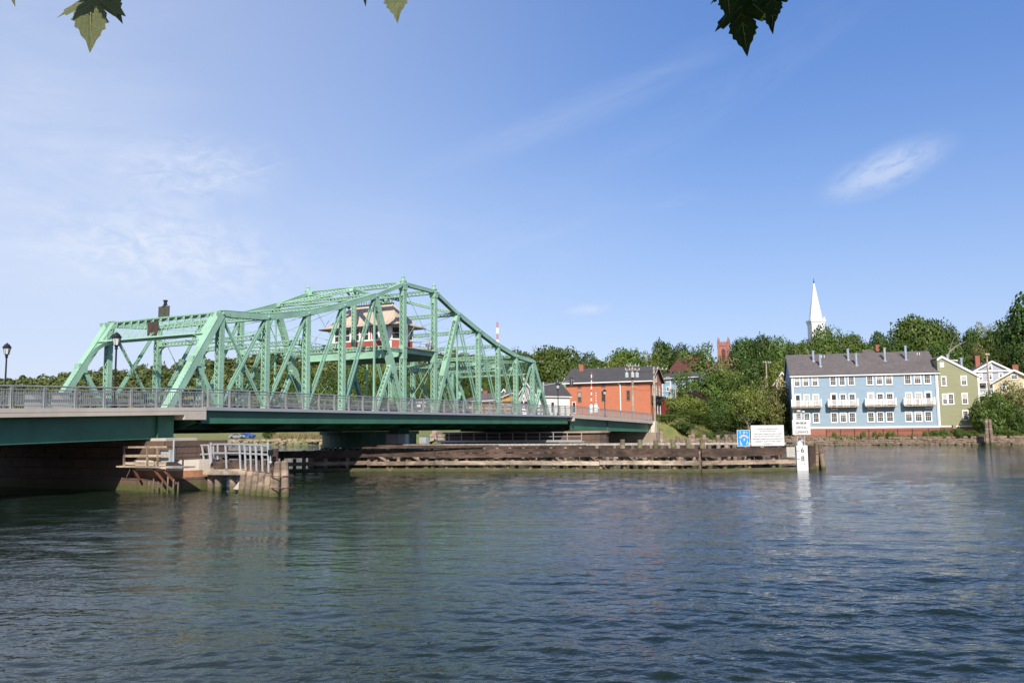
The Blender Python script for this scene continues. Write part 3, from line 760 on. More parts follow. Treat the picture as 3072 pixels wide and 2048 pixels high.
def hip(mb, o, z0, z1, ta, tb, sm=66.4, ins=0.0):
    """bell-cast hipped roof: skirt, then steep slopes up to the ridge"""
    R8 = [B(s0 - o, t0 - o, z0), B(s1 + o, t0 - o, z0), B(s1 + o, t1 + o, z0), B(s0 - o, t1 + o, z0)]
    R9 = [B(s0 - o + .75, t0 - o + .75, z0 + .42), B(s1 + o - .75, t0 - o + .75, z0 + .42), B(s1 + o - .75, t1 + o - .75, z0 + .42), B(s0 - o + .75, t1 + o - .75, z0 + .42)]
    ra, rb = B(sm, ta, z1), B(sm, tb, z1)
    for k in range(4): mb.poly([R8[k], R8[(k + 1) % 4], R9[(k + 1) % 4], R9[k]])
    mb.poly([R9[0], R9[1], ra]); mb.poly([R9[1], R9[2], rb, ra]); mb.poly([R9[2], R9[3], rb]); mb.poly([R9[3], R9[0], ra, rb]); mb.poly(R8[::-1])
mb = MB(); hip(mb, .5, 13.02, 15.35, 5.95, 10.7, 66.25)
rf = mb.build('roof', M['roof_tan'], cabin)
mb = MB(); ie = .5 - .75
for t in np.arange(t0 + .3, t1 - .2, .5):
    k = min(1., (t - t0 - .25) / (5.95 - t0 - .25), (t1 - .25 - t) / (t1 - .25 - 10.7)); k = max(k, 0)
    mb.beam(B(s0 - ie, t, 13.46), B(s0 - ie + (66.25 - s0 + ie) * k, t, 13.46 + 1.9 * k + .001), .035, .05, T_)
for t in np.arange(t0 - .4, t1 + .45, .5): mb.beam(B(s0 - .5, t, 13.04), B(s0 - ie, min(max(t, t0 - ie), t1 + ie), 13.46), .035, .05, T_)
for a, b, c in ((s0 - ie, t0 - ie, 5.95), (s1 + ie, t0 - ie, 5.95), (s0 - ie, t1 + ie, 10.7)): mb.beam(B(a, b, 13.45), B(66.25, c, 15.36), .09, .09)
mb.build('seams', M['roof_tan'], rf)
mb = MB(); mb.beam(B(66.25, 5.8, 15.38), B(66.25, 10.85, 15.38), .16, .14, S_)
for t in np.arange(6.0, 10.7, .3): mb.lathe(B(66.25, t, 15.44), [(.03, 0), (.03, .2), (.06, .24), (.02, .3)], 6)
mb.build('ridge_cresting', M['roof_edge'], rf)
mb = MB(); g_ = .54
for a, b in zip([(s0 - g_, t0 - g_), (s1 + g_, t0 - g_), (s1 + g_, t1 + g_), (s0 - g_, t1 + g_)], [(s1 + g_, t0 - g_), (s1 + g_, t1 + g_), (s0 - g_, t1 + g_), (s0 - g_, t0 - g_)]): mb.beam(B(*a, 13.0), B(*b, 13.0), .09, .10)
mb.build('gutter', M['roof_edge'], rf)
mb = MB(); mb.obox(B(65.55, 7.0, 14.78), T_, nrm(S_ * .6 + Z_ * .8), np.cross(T_, nrm(S_ * .6 + Z_ * .8)), .32, .3, .06); mb.build('skylight', M['glass_lamp'], rf)
mb = MB(); c = B(SN[6] + .45, 13.6, 10.81); mb.lathe(c, [(.5, 0), (.55, .2), (.45, .34), (.2, .4)], 9); mb.obox(c + Z_ * .12, T_, S_, Z_, .75, .35, .1)
o = mb.build('blue_tarpaulin', M['tarp']); tag(o, 'bright blue tarpaulin bundle on the cabin platform left of the cabin', 'tarpaulin')
lt = thing('floodlight', 'small floodlight on the corner of the cabin platform by the tower post', 'floodlight', B(SN[7] - .9, TN + .1, 10.81))
mb = MB(); p = B(SN[7] - .9, TN + .1, 10.81); mb.lathe(p, [(.2, 0), (.2, .05), (.06, .06), (.06, .45)], 8); mb.beam(p + Z_ * .4 - T_ * .2, p + Z_ * .4 + T_ * .2, .05, .08); mb.build('stand', M['black'], lt)
mb = MB(); mb.tube(p + Z_ * .5 - S_ * .18, p + Z_ * .72 + S_ * .12, .2, .14, 10); mb.tube(p + Z_ * .7 - T_ * .3, p + Z_ * .95 - T_ * .25, .12, .1, 8); mb.build('lamp_head', M['cabinet'], lt)

# ------------------------------------------------------------------ approach spans
ap = thing('approach_span', 'near approach span with beige concrete edge and deep dark green girder on the left', 'bridge span', B(30, 8, 4.6))
zl = lambda s: 4.55 + (s - 25.2) * .0216
mb = MB(); mb.bbox(-20, 38.02, 0, .5, (zl(-20) - .215, zl(38) - .215), (zl(-20), zl(38))); mb.bbox(-20, 38.02, .035, .5, (zl(-20) - .235, zl(38) - .235), (zl(-20) - .215, zl(38) - .215))
mb.bbox(-20, 38.02, .004, .5, (zl(-20) - .44, zl(38) - .44), (zl(-20) - .235, zl(38) - .235)); mb.bbox(36.35, 38.02, .002, 1.2, 4.06, (zl(36.35) - .442, zl(38) - .442))
mb.bbox(-20, 38.0, 16.7, 17.13, (zl(-20) - .44, zl(38) - .44), (zl(-20), zl(38))); mb.build('concrete_edge', M['concrete'], ap)
mb = MB(); mb.bbox(-20, 38.0, .5, 16.7, (zl(-20) - .4, zl(38) - .4), (zl(-20) - .2, zl(38) - .2)); mb.build('deck', M['asphalt'], ap)
mb = MB(); gb = lambda s: 2.81 + (s - 25.3) * .0185
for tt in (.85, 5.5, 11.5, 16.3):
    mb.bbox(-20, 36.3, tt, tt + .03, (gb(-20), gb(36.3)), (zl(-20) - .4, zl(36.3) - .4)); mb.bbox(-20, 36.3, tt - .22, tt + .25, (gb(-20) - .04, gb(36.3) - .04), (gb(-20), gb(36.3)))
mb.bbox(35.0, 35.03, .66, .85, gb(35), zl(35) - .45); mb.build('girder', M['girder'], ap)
railing(17.2, 37.9, .22, zl, ap, spacing=1.72)
railing(17.2, 37.9, 16.9, zl, ap, spacing=2.2, pick=.16)
mb = MB()
for tt in (TN + .3,  TF - .3):
    for z in (.45, .85): mb.bbox(10, 37.3, tt - .05, tt + .05, (zl(10) + z - .08, zl(37.3) + z - .08), (zl(10) + z + .08, zl(37.3) + z + .08))
    for s in np.arange(12, 37, 2.2): mb.bbox(s - .06, s + .06, tt - .05, tt + .05, zl(s) - .2, zl(s) + .95)
mb.build('guard_rail', M['guard'], ap)
br_ = thing('concrete_barrier', 'pair of tapered grey concrete barrier ends behind the railing at far left', 'barrier', B(29, 3.0, zl(29)))
for k, (s, t) in enumerate(((30.2, 5.6), (31.2, 4.6))):
    mb = MB(); z = zl(s); mb.prism([B(s, t + .3, z), B(s + .6, t - .9, z), B(s + .12, t + .1, z + .95), B(s, t + .3, z + .95)], S_ * .5); mb.build('wedge', M['guard'], br_)
ar = thing('approach_span', 'far approach span with pale concrete edge sloping down to the brick building', 'bridge span', B(112, 8, 4.6))
zr = lambda s: 4.96 + (s - 96.2) * -.0208
mb = MB(); A, C = 96.2, 128.4
mb.bbox(A, C, 0, .5, (zr(A) - .2, zr(C) - .2), (zr(A), zr(C))); mb.bbox(A, C, .035, .5, (zr(A) - .22, zr(C) - .22), (zr(A) - .2, zr(C) - .2)); mb.bbox(A, C, .004, .5, (zr(A) - .42, zr(C) - .42), (zr(A) - .22, zr(C) - .22))
mb.bbox(A, A + .5, .002, 1.2, 4.18, zr(A) - .422); mb.bbox(A, C, 16.7, 17.13, (zr(A) - .42, zr(C) - .42), (zr(A), zr(C))); mb.build('concrete_edge', M['concrete'], ar)
mb = MB(); mb.bbox(A, C, .5, 16.7, (zr(A) - .4, zr(C) - .4), (zr(A) - .2, zr(C) - .2)); mb.build('deck', M['asphalt'], ar)
mb = MB()
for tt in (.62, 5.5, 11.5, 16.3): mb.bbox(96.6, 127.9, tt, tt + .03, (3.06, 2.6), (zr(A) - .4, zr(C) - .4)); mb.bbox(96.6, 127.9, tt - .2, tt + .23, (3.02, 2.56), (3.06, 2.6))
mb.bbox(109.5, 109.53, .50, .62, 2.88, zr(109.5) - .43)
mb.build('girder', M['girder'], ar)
railing(96.4, 128.2, .2, zr, ar, spacing=1.77)
railing(96.4, 128.2, 16.9, zr, ar, spacing=2.6, pick=.2)

# road beyond the abutment
mb = MB()
for s in range(128, 236, 6):
    z0_, z1_ = (max(gz(*B(q, 8.5, 0)[:2]), zr(128.4)) + .06 for q in (s + .42, s + 6.42)); mb.bbox(s + .42, s + 6.42, 3, 14, (z0_ - .3, z1_ - .3), (z0_, z1_))
struct(mb.build('road', M['asphalt']))

# ------------------------------------------------------------------ masonry piers
def nose_plan(sa, sb, ta, tb, r, n=10, both=False):
    sm = (sa + sb) / 2; hw = (sb - sa) / 2
    pts = [(sa, tb), (sa, ta)] + [(sm - hw * math.cos(k * math.pi / n), ta - r * math.sin(k * math.pi / n)) for k in range(1, n)] + [(sb, ta), (sb, tb)]
    return pts
pier = thing('bridge_pier', 'brown stone bridge pier with rounded concrete nose in shadow at lower left', 'pier', B(36, 6, 0))
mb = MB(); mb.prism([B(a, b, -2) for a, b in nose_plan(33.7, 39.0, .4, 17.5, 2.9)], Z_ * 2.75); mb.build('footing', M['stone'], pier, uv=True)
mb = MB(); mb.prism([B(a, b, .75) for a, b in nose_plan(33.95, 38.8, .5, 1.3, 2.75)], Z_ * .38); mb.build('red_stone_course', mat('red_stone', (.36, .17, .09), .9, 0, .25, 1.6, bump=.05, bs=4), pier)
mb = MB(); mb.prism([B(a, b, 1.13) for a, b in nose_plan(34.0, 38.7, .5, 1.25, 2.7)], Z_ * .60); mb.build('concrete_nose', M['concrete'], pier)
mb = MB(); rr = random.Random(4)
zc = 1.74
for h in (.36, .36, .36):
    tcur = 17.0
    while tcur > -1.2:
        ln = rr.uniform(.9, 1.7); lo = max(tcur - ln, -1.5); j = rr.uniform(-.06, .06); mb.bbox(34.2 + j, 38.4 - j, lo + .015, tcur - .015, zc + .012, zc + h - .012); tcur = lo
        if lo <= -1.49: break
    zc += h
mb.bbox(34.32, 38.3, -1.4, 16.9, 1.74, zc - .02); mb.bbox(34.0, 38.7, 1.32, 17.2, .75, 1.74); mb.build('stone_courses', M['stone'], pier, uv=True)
mb = MB(); mb.bbox(34.5, 36.8, -.6, 16.5, zc, zc + .16); mb.build('bearing_shelf', M['concrete'], pier)
cp = thing('centre_pier', 'round stone pier carrying the bridge turntable behind the timber fender', 'pier', B(66.3, 8.56, 0))
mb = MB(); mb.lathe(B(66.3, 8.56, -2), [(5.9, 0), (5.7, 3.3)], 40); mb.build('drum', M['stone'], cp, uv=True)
mb = MB(); mb.lathe(B(66.3, 8.56, 1.3), [(5.2, 0), (5.2, .18)], 40); mb.build('cap', M['concrete'], cp)
rp = thing('bridge_pier', 'dressed stone rest pier under the joint of the far approach span', 'pier', B(99, 8, 0))
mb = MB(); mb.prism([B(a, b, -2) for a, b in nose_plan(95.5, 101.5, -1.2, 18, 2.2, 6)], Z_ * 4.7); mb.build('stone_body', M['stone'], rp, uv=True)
mb = MB(); mb.prism([B(a, b, 2.702) for a, b in nose_plan(95.2, 101.8, -1.2, 18.2, 2.4, 6)], Z_ * .22); mb.build('cap_course', M['stone_pale'], rp, uv=True)
ab = thing('abutment', 'pale dressed stone abutment wall where the far approach span meets the bank', 'abutment', B(129, 8, 0))
mb = MB(); mb.bbox(126.6, 129.2, -.9, 18, -2, 2.5); mb.build('stone_face', M['stone_pale'], ab, uv=True)
mb = MB(); mb.prism([B(127.9, -.25, 2.5), B(129.4, -.25, 2.5), B(129.4, -.25, 4.25), B(128.45, -.25, 4.2), B(128.1, -.25, 3.2)], T_ * .6); mb.bbox(128.45, 129.4, .36, 17.2, 2.5, 3.85); mb.build('wing_wall', M['concrete'], ab)

# ------------------------------------------------------------------ timber fender round the centre pier
fen = thing('timber_fender', 'long dark weathered timber fender of piles and planks protecting the centre pier', 'fender', B(66, -10, 0))
SM = 66.6
FACE = [(52.2, 20), (52.2, 9), (56.8, 1.6), (59.2, -10), (61.6, -24.5), (66.3, -30.6)]
def seg_pts(poly, step):
    out = []
    for (a, b), (c, d) in zip(poly[:-1], poly[1:]):
        L = math.hypot(c - a, d - b); n = max(1, round(L / step)); out += [(a + (c - a) * k / n, b + (d - b) * k / n, (c - a) / L, (d - b) / L) for k in range(n)]
    return out
fr = random.Random(11)
BACK = [(2 * SM - a, b) for a, b in FACE]
for poly, sg in ((FACE, -1), (BACK, 1)):
    for (a, b), (c, d) in zip(poly[:-1], poly[1:]):
        L = math.hypot(c - a, d - b); npc = max(1, round(L / 7.5))
        for k in range(npc):
            q0, q1 = k / npc, (k + 1) / npc
            A_, C_ = (a + (c - a) * q0, b + (d - b) * q0), (a + (c - a) * q1, b + (d - b) * q1); nn = nrm(np.cross(B(*C_, 0) - B(*A_, 0), Z_)); nn = nn if nn @ S_ * sg > 0 else -nn
            e = nrm(B(*C_, 0) - B(*A_, 0)) * .02
            rows = ((1.10, 1.42, M['timber_dark'], .26), (1.43, 1.74, M['timber_dark'], .24), (.50, .82, M['timber_grey'] if (b < 2 and fr.random() < .8) else M['timber_pile'], .2), (-.25, .27, M['timber_pile'], .2))
            for z0_, z1_, m_, th in rows:
                mb = MB(); dz = fr.uniform(-.05, .05); off = nn * (th / 2 + .16)
                p, q = B(*A_, 0) + e + off + Z_ * ((z0_ + z1_) / 2 + dz), B(*C_, 0) - e + off + Z_ * ((z0_ + z1_) / 2 + fr.uniform(-.03, .03))
                mb.beam(p, q, th, z1_ - z0_ - .015, nn)
                if sg < 0:
                    for w in np.arange(.5, np.linalg.norm(q - p), 1.75):
                        for dz_ in (-.08, .08): mb.tube(p + nrm(q - p) * w + nn * th / 2 + Z_ * dz_, p + nrm(q - p) * w + nn * (th / 2 + .03) + Z_ * dz_, .035, n=6)
                if sg > 0 and z0_ < 1: pass
                mb.build('plank', m_, fen)
for a, b, da, db in seg_pts(FACE, 1.75):
    mb = MB(); mb.tube(B(a, b, -2), B(a + .02, b, 1.74 if fr.random() < .9 else 1.5), .17, .16, 9); mb.build('bearing_pile', M['timber_pile'], fen)
    mb = MB(); mb.tube(B(a + 1.5, b, -2), B(a + 1.5, b, 1.3 + fr.uniform(-.4, .3)), .16, .15, 8); mb.build('inner_pile', M['timber_pile'], fen)
for a, b, da, db in seg_pts(BACK, 1.75): mb = MB(); mb.tube(B(a, b, -2), B(a, b, 1.72), .17, .16, 8); mb.build('bearing_pile', M['timber_pile'], fen)
for a, b, da, db in seg_pts(FACE[2:], 3.2):
    c = 2 * SM - a
    for p, q, w in ((B(a, b, 1.0), B(c, b, 1.0), .25), (B(a + .2, b, 1.5), B(a + 2.6, b - 1.2, .1), .2), (B(a + 2.8, b - .4, 1.2), B(a + .4, b + 1.5, .2), .2)):
        if np.linalg.norm(q - p) > .3: mb = MB(); mb.beam(p, q, w, w); mb.build('brace', M['timber_pile'], fen)
mb = MB()      # limed back wale and cap planks
mb.beam(B(61.0, 1.0, 1.98), B(67.2, -30.2, 1.98), .42, .16, Z_ if False else None); mb.build('limed_cap_beam', M['droppings'], fen)
mb = MB(); mb.beam(B(55.5, 3.0, 1.90), B(60.6, -16, 1.93), .36, .14); mb.beam(B(57.5, 3.0, 2.02), B(59.5, -9, 1.98), .3, .12); mb.build('cap_planks', M['timber_dark'], fen)
for i, (x, ytop) in enumerate(((1860, 1318), (1911, 1319), (1957, 1320), (2008, 1319), (2052, 1318), (2094, 1318))):
    t_, z_ = onS(x, ytop, 61.2); p = B(61.4 - (t_ + 15) * .10, t_, -2); mb = MB(); mb.tube(p, p + Z_ * (z_ + 2), .20, .185, 10); mb.build('standing_pile', M['timber_green'], fen)
for x, ytop in ((1983, 1285), (2033, 1308), (2070, 1304), (2111, 1303), (2154, 1304), (2178, 1304), (2202, 1304), (2078, 1288)):
    t_, z_ = onS(x, ytop, 70.8); p = B(70.8, t_, -2); mb = MB(); mb.tube(p, p + Z_ * (z_ + 2), .19, .175, 10); mb.build('standing_pile', M['timber_pile'], fen)
# pile clusters
def cluster(label, pts, top, lean, r=.2, strap=(.45, 1.05)):
    c = np.mean([B(a, b, 0) for a, b in pts], axis=0); t = thing('pile_cluster', label, 'pilings', c)
    for k, (a, b) in enumerate(pts):
        p = B(a, b, 0); q = p + (c - p) * lean; mb = MB(); zt = top[k]
        mb.tube(p + (p - c) * .4 - Z_ * 1.2, q + Z_ * zt, r * 1.08, r * .92, 10); mb.tube(q + Z_ * zt, q + Z_ * (zt + .06), r * .92, r * .5, 10)
        mb.build('pile', M['timber_pile'], t)
    for z in strap:
        mb = MB()
        for k in range(16):
            q0, q1 = 2 * math.pi * k / 16, 2 * math.pi * (k + 1) / 16; rr_ = max(np.linalg.norm(B(a, b, 0) - c) for a, b in pts) + r * 1.02
            mb.beam(c + np.array([rr_ * math.cos(q0), rr_ * math.sin(q0), z]), c + np.array([rr_ * math.cos(q1), rr_ * math.sin(q1), z]), .03, .05, Z_)
        mb.build('iron_strap', M['rust'], t)
    return t
cluster('pair of old timber piles strapped with rusty iron at the end of the near fender', [(33.35, -10.0), (33.4, -10.55), (33.85, -10.2)], (1.72, 1.75, 1.5), .28, .2)
dc = at(2461, 1404, 65.5); ds, dt = float(dc @ S_), float(dc @ T_) - DIST
cluster('cluster of leaning timber piles just right of the tide gauge board', [(ds - .2, dt + .25), (ds - .25, dt - .25), (ds + .3, dt), (ds + .1, dt + .35)], (1.78, 1.8, 1.7, 1.75), .55, .17, (1.35,))
for px, tp in ((2433, 1336), (2441, 1341)):
    q = at(px, 1404, 65.2); q[2] = 0; mb = MB(); mb.tube(q - Z_ * 2, q + Z_ * 1.75, .19, .18, 10)
    tag(mb.build('mooring_pile', M['timber_dark']), 'dark timber pile standing directly behind the tide gauge board', 'pile', 'piles behind the gauge board')

# near fender, walkway and aluminium railing beside the left pier
nf = thing('pier_fender', 'low timber fender with raking piles running out from the near pier', 'fender', B(34.5, -7, 0))
def sx(x): return 35.9 - (x - 633) / 216 * 2.4
def tz(x, y, s): return onS(x, y, s)
for k, (x0, y0, x1, y1) in enumerate(((733, 1411, 724, 1474), (752, 1414, 742, 1477), (770, 1416, 760, 1480), (788, 1418, 777, 1483), (808, 1420, 797, 1486), (824, 1428, 814, 1488))):
    s_ = sx(x0) - .35; a, b = tz(x0, y0, s_), tz(x1, y1, s_ - .25); mb = MB(); mb.tube(B(s_ - .35, b[0], -.9), B(s_, a[0], a[1]), .20, .185, 10); mb.tube(B(s_, a[0], a[1]), B(s_ + .02, a[0], a[1] + .05), .185, .1, 10); mb.build('raking_pile', M['timber_pile'], nf)
def wale(x0, y0, x1, y1, ds, w, h, m, name='plank'):
    a, b = tz(x0, y0, sx(x0) + ds), tz(x1, y1, sx(x1) + ds); mb = MB(); mb.beam(B(sx(x0) + ds, *a), B(sx(x1) + ds, *b), w, h, S_); return mb.build(name, m, nf)
wale(617, 1415, 731, 1415, -.4, .35, .30, M['timber_grey']); wale(640, 1392, 826, 1410, .4, .3, .36, M['timber_dark']); wale(640, 1386, 812, 1389, 1.3, .3, .3, M['timber_dark']); wale(690, 1404, 832, 1412, .2, .25, .3, M['timber_dark'])
for x in (633, 655, 700):
    a = tz(x, 1425, sx(x)); mb = MB(); mb.tube(B(sx(x), a[0], -1), B(sx(x), a[0], 1.10), .2, .19, 10); mb.build('pile', M['timber_pile'], nf)
a = tz(826, 1345, 34.6); mb = MB(); mb.tube(B(34.6, a[0], -1), B(34.6, a[0], a[1]), .17, .17, 10); mb.build('pile', M['timber_dark'], nf)
mb = MB(); s_ = sx(728) - .4; a, b, c = tz(699, 1466, s_), tz(728, 1430, s_), tz(731, 1470, s_); mb.prism([B(s_, *a), B(s_, *b), B(s_, *c)], S_ * .5); mb.build('concrete_wedge', M['concrete'], nf)
al = thing('aluminium_railing', 'bright aluminium railing on the walkway of the near fender', 'railing', B(35, -6, 1.6))
posts = ((574, 1336, 577, 1397), (606, 1336, 614, 1396), (625, 1333, 632, 1392), (632, 1327, 634, 1388), (676, 1331, 680, 1405), (718, 1331, 722, 1406), (734, 1332, 737, 1409), (750, 1333, 753, 1411), (767, 1333, 770, 1413), (785, 1333, 788, 1414), (804, 1326, 806, 1417))
for x0, y0, x1, y1 in posts:
    s_ = sx(x0); a, b = tz(x0, y0, s_), tz(x1, y1, s_ - .1); mb = MB(); mb.beam(B(s_ - .1, *b), B(s_, *a), .10, .05, T_); mb.build('post', M['alu'], al)
for x0, y0, x1, y1 in ((563, 1337, 625, 1334), (632, 1332, 718, 1331), (718, 1331, 804, 1335), (563, 1364, 625, 1361), (636, 1358, 718, 1358), (718, 1358, 804, 1363)):
    a, b = tz(x0, y0, sx(x0)), tz(x1, y1, sx(x1)); mb = MB(); mb.beam(B(sx(x0), *a), B(sx(x1), *b), .06, .10, S_); mb.build('rail', M['alu'], al)
for x0, y0, y1 in ((640, 1337, 1376), (653, 1333, 1378)): a, b = tz(x0, y0, 36.6), tz(x0, y1, 36.6); mb = MB(); mb.beam(B(36.6, *b), B(36.6, *a), .10, .05, T_); mb.build('post', M['alu'], al)
gt = thing('signal_lantern', 'small grey navigation lantern fixed to the end post of the aluminium railing', 'lantern', B(33.9, -9, 2))
sl = sx(811); a = tz(812, 1356, sl); mb = MB(); mb.obox(B(sl, *a), S_, T_, Z_, .10, .10, .13); mb.build('housing', M['black'], gt); mb = MB(); mb.lathe(B(sl, a[0], a[1] - .5), [(.03, 0), (.03, .35)], 8); mb.lathe(B(sl, a[0], a[1] - .62), [(.04, 0), (.10, .08), (.06, .16)], 8); mb.build('drop_pipe', M['cabinet'], gt)
wk = thing('timber_walkway', 'pale timber walkway with plank railing bolted to the shaded side of the near pier', 'walkway', B(33, 1, 1.5))
ws = 33.2
for x0, y0, x1, y1, h in ((369, 1341, 500, 1340, .10), (372, 1367, 500, 1366, .14), (372, 1389, 498, 1389, .15)):
    a, b = tz(x0, y0, ws), tz(x1, y1, ws); mb = MB(); mb.beam(B(ws, *a), B(ws, *b), .05, h, S_); mb.build('plank', M['timber_grey'], wk)
a, b = tz(362, 1396, ws), tz(560, 1394, ws); mb = MB(); mb.bbox(32.9, 33.8, b[0], a[0], a[1] - .08, a[1]); mb.build('floor', M['timber_grey'], wk)
for x in (372, 442, 473):
    a, b = tz(x, 1340, ws - .05), tz(x, 1405, ws - .05); mb = MB(); mb.beam(B(ws - .05, *b), B(ws - .05, *a), .09, .09, S_); mb.build('post', M['timber_pile'], wk)
for x0, y0, x1, y1 in ((460, 1405, 502, 1456), (490, 1407, 530, 1452), (400, 1405, 420, 1440)):
    a, b = tz(x0, y0, 33.1), tz(x1, y1, 33.4); mb = MB(); mb.beam(B(33.1, *a), B(33.4, *b), .09, .09, S_); mb.build('rusty_brace', M['rust'], wk)
for x in (447, 460, 474, 486, 503, 520, 534):
    a = tz(x, 1440, 33.2); mb = MB(); mb.tube(B(33.2, a[0], -.7), B(33.25, a[0] + .03, .62 + .14 * (x % 3)), .06, .045, 8); mb.build('stub_pile', M['timber_pile'], wk)
bx = thing('junction_box', 'grey electrical box on the walkway at the corner of the near pier', 'electrical box', B(33.5, -1, 1.6))
a, b = tz(480, 1349, 33.45), tz(510, 1385, 33.45); mb = MB(); mb.bbox(33.45, 33.8, b[0], a[0], b[1], a[1]); mb.build('housing', M['cabinet'], bx)
mb = MB(); a = tz(500, 1318, 33.6); mb.tube(B(33.6, b[0] - .08, b[1]), B(33.6, b[0] - .08, a[1]), .05, n=8); mb.build('conduit', M['alu'], bx)

# ------------------------------------------------------------------ catwalk and cabinets under the bridge
cw = thing('catwalk', 'aluminium catwalk with handrails below the far end of the swing bridge', 'catwalk', B(92, 8, 2))
cs = 91.5
a, b = onS(1311, 1325, cs), onS(1745, 1322, cs); zc_ = (a[1] + b[1]) / 2
mb = MB(); mb.bbox(cs, cs + 1.1, b[0], a[0], zc_ - .06, zc_ + .05); mb.bbox(cs - .03, cs, b[0], a[0], zc_ - .1, zc_ + .15)
mb.build('floor', M['alu'], cw); mb = MB()
for h in (.55, 1.05): mb.tube(B(cs, b[0], zc_ + h), B(cs, a[0], zc_ + h), .035, n=6)
mb.build('handrail', M['alu'], cw)
for t in np.linspace(b[0], a[0], 12): mb = MB(); mb.bbox(cs - .04, cs + .04, t - .04, t + .04, zc_, zc_ + 1.07); mb.beam(B(cs + .02, t, zc_), B(cs + .9, t - .5, zc_ - .8), .06, .06); mb.build('post', M['alu'], cw)
for k, (x0, x1, y0, y1, lab) in enumerate(((1158, 1188, 1302, 1334, 'left of two grey electrical cabinets hanging under the bridge by the turntable'), (1191, 1217, 1302, 1334, 'right of two grey electrical cabinets hanging under the bridge by the turntable'), (1258, 1278, 1311, 1333, 'small grey electrical box under the bridge right of the two large cabinets'))):
    s = 62.0; a, b = onS(x0, y0, s), onS(x1, y1, s); t = thing('electrical_cabinet', lab, 'cabinet', B(s, (a[0] + b[0]) / 2, b[1]))
    mb = MB(); mb.bbox(s, s + .5, b[0], a[0], b[1] + .08, a[1]); mb.bbox(s - .02, s, b[0] + .05, a[0] - .05, b[1] + .14, a[1] - .05); mb.build('body', M['cabinet'], t)
    mb = MB(); mb.bbox(s - .05, s + .55, b[0] - .08, a[0] + .08, b[1], b[1] + .07); mb.bbox(s + .5, s + .56, b[0] - .02, a[0] + .02, b[1] + .07, 3.5 if k < 2 else a[1] + .1); mb.build('bracket', M['girder'], t)

# ------------------------------------------------------------------ signs at the end of the fender
YS = 62.95
ux, uz = np.array([1., 0, 0]), Z_
def board(label, name, x0, y0, x1, y1, th=.05, cat='sign', m='sign_white', lab_grp=None):
    a, b = at(x0, y0, YS), at(x1, y1, YS); t = thing(name, label, cat, (a + b) / 2 * [1, 1, 0] + [0, 0, b[2]])
    mb = MB(); mb.box(a[0], b[0], YS, YS + th, b[2], a[2]); mb.build('panel', M[m], t); return t, a, b
t, a, b = board('blue sign with white telephone handset and lightning bolts beside the notice board', 'phone_sign', 2210.5, 1289.5, 2250.5, 1338.5, m='sign_white')
w, h = b[0] - a[0], a[2] - b[2]
mb = MB(); mb.box(a[0] + .03, b[0] - .03, YS - .006, YS - .0005, b[2] + .03, a[2] - .03); mb.build('blue_field', M['sign_blue'], t)
P = lambda u, v, d=.012: np.array([a[0] + u * w, YS - d, b[2] + v * h])
mb = MB(); arc = [(.17, .49), (.17, .56), (.22, .65), (.34, .70), (.5, .715), (.66, .70), (.82, .65), (.9, .56), (.9, .49), (.74, .49), (.72, .56), (.6, .60), (.46, .60), (.36, .56), (.33, .49)]
mb.prism([P(u, v) for u, v in arc], np.array([0, .005, 0])); mb.build('handset', M['pink_grey'], t)
mb = MB()
for dv in (0, -.42): mb.prism([P(u, v + dv) for u, v in ((.62, .95), (.44, .82), (.55, .83), (.48, .72), (.66, .87), (.56, .86))], np.array([0, .005, 0]))
mb.prism([P(u, v) for u, v in ((.22, .92), (.27, .92), (.26, .74), (.23, .74))], np.array([0, .005, 0])); mb.prism([P(u, v) for u, v in ((.75, .90), (.79, .90), (.80, .76), (.77, .76))], np.array([0, .005, 0]))
for u in (.24, .79): mb.prism([P(u + d, v) for d, v in ((-.015, .40), (.015, .40), (.03, .22), (-.03, .22))], np.array([0, .005, 0]))
mb.build('lightning_bolts', M['sign_white'], t)
text_mesh('16', .30, P(.22, .075, .007), ux, uz, M['sign_white'], 'number', t); text_mesh('13', .30, P(.82, .075, .007), ux, uz, M['sign_white'], 'number', t)
text_mesh('1', .30, P(.16, .075, .009), ux, uz, M['sign_ink'], 'number', t)
nt, a, b = board('large white notice board of bridge opening hours on the fender', 'notice_board', 2252, 1275.5, 2353.5, 1336)
w, h = b[0] - a[0], a[2] - b[2]
lines = [('IN ACCORDANCE WITH FEDERAL REGULATIONS', .045, .55, .925), ('THE GRAND AVE BRIDGE 203-946-6473', .115, .64, .80), ('WILL OPEN ON SIGNAL EXCEPT', .115, .50, .68), ('FROM 7:30AM TO 8:30AM AND 4:45PM TO 5:45PM', .115, .84, .555), ('MON THRU FRI. EXCEPT FOR FEDERAL HOLIDAYS.', .115, .80, .43), ('FROM 9:00PM TO 5:00AM A ONE HOUR ADVANCE NOTICE', .115, .93, .31), ('IS REQUIRED BY CALLING THE CHAPEL ST BRIDGE', .115, .80, .185), ('AT 203-946-7618', .115, .28, .06)]
for s_, sz, wd, v in lines: text_mesh(s_, sz, (a[0] + w * .5, YS - .001, b[2] + v * h), ux, uz, M['fade_ink'], 'lettering', nt, width=wd * w, bold=.02)
mb = MB()
for q in (.12, .88): mb.box(a[0] + w * q - .05, a[0] + w * q + .05, YS + .05, YS + .12, .6, a[2] - .1)
mb.build('support_post', M['timber_dark'], nt)
ct, a, b = board('white sign reading minimum vertical clearance on a metal frame', 'clearance_sign', 2376.5, 1259, 2432, 1303)
w, h = b[0] - a[0], a[2] - b[2]
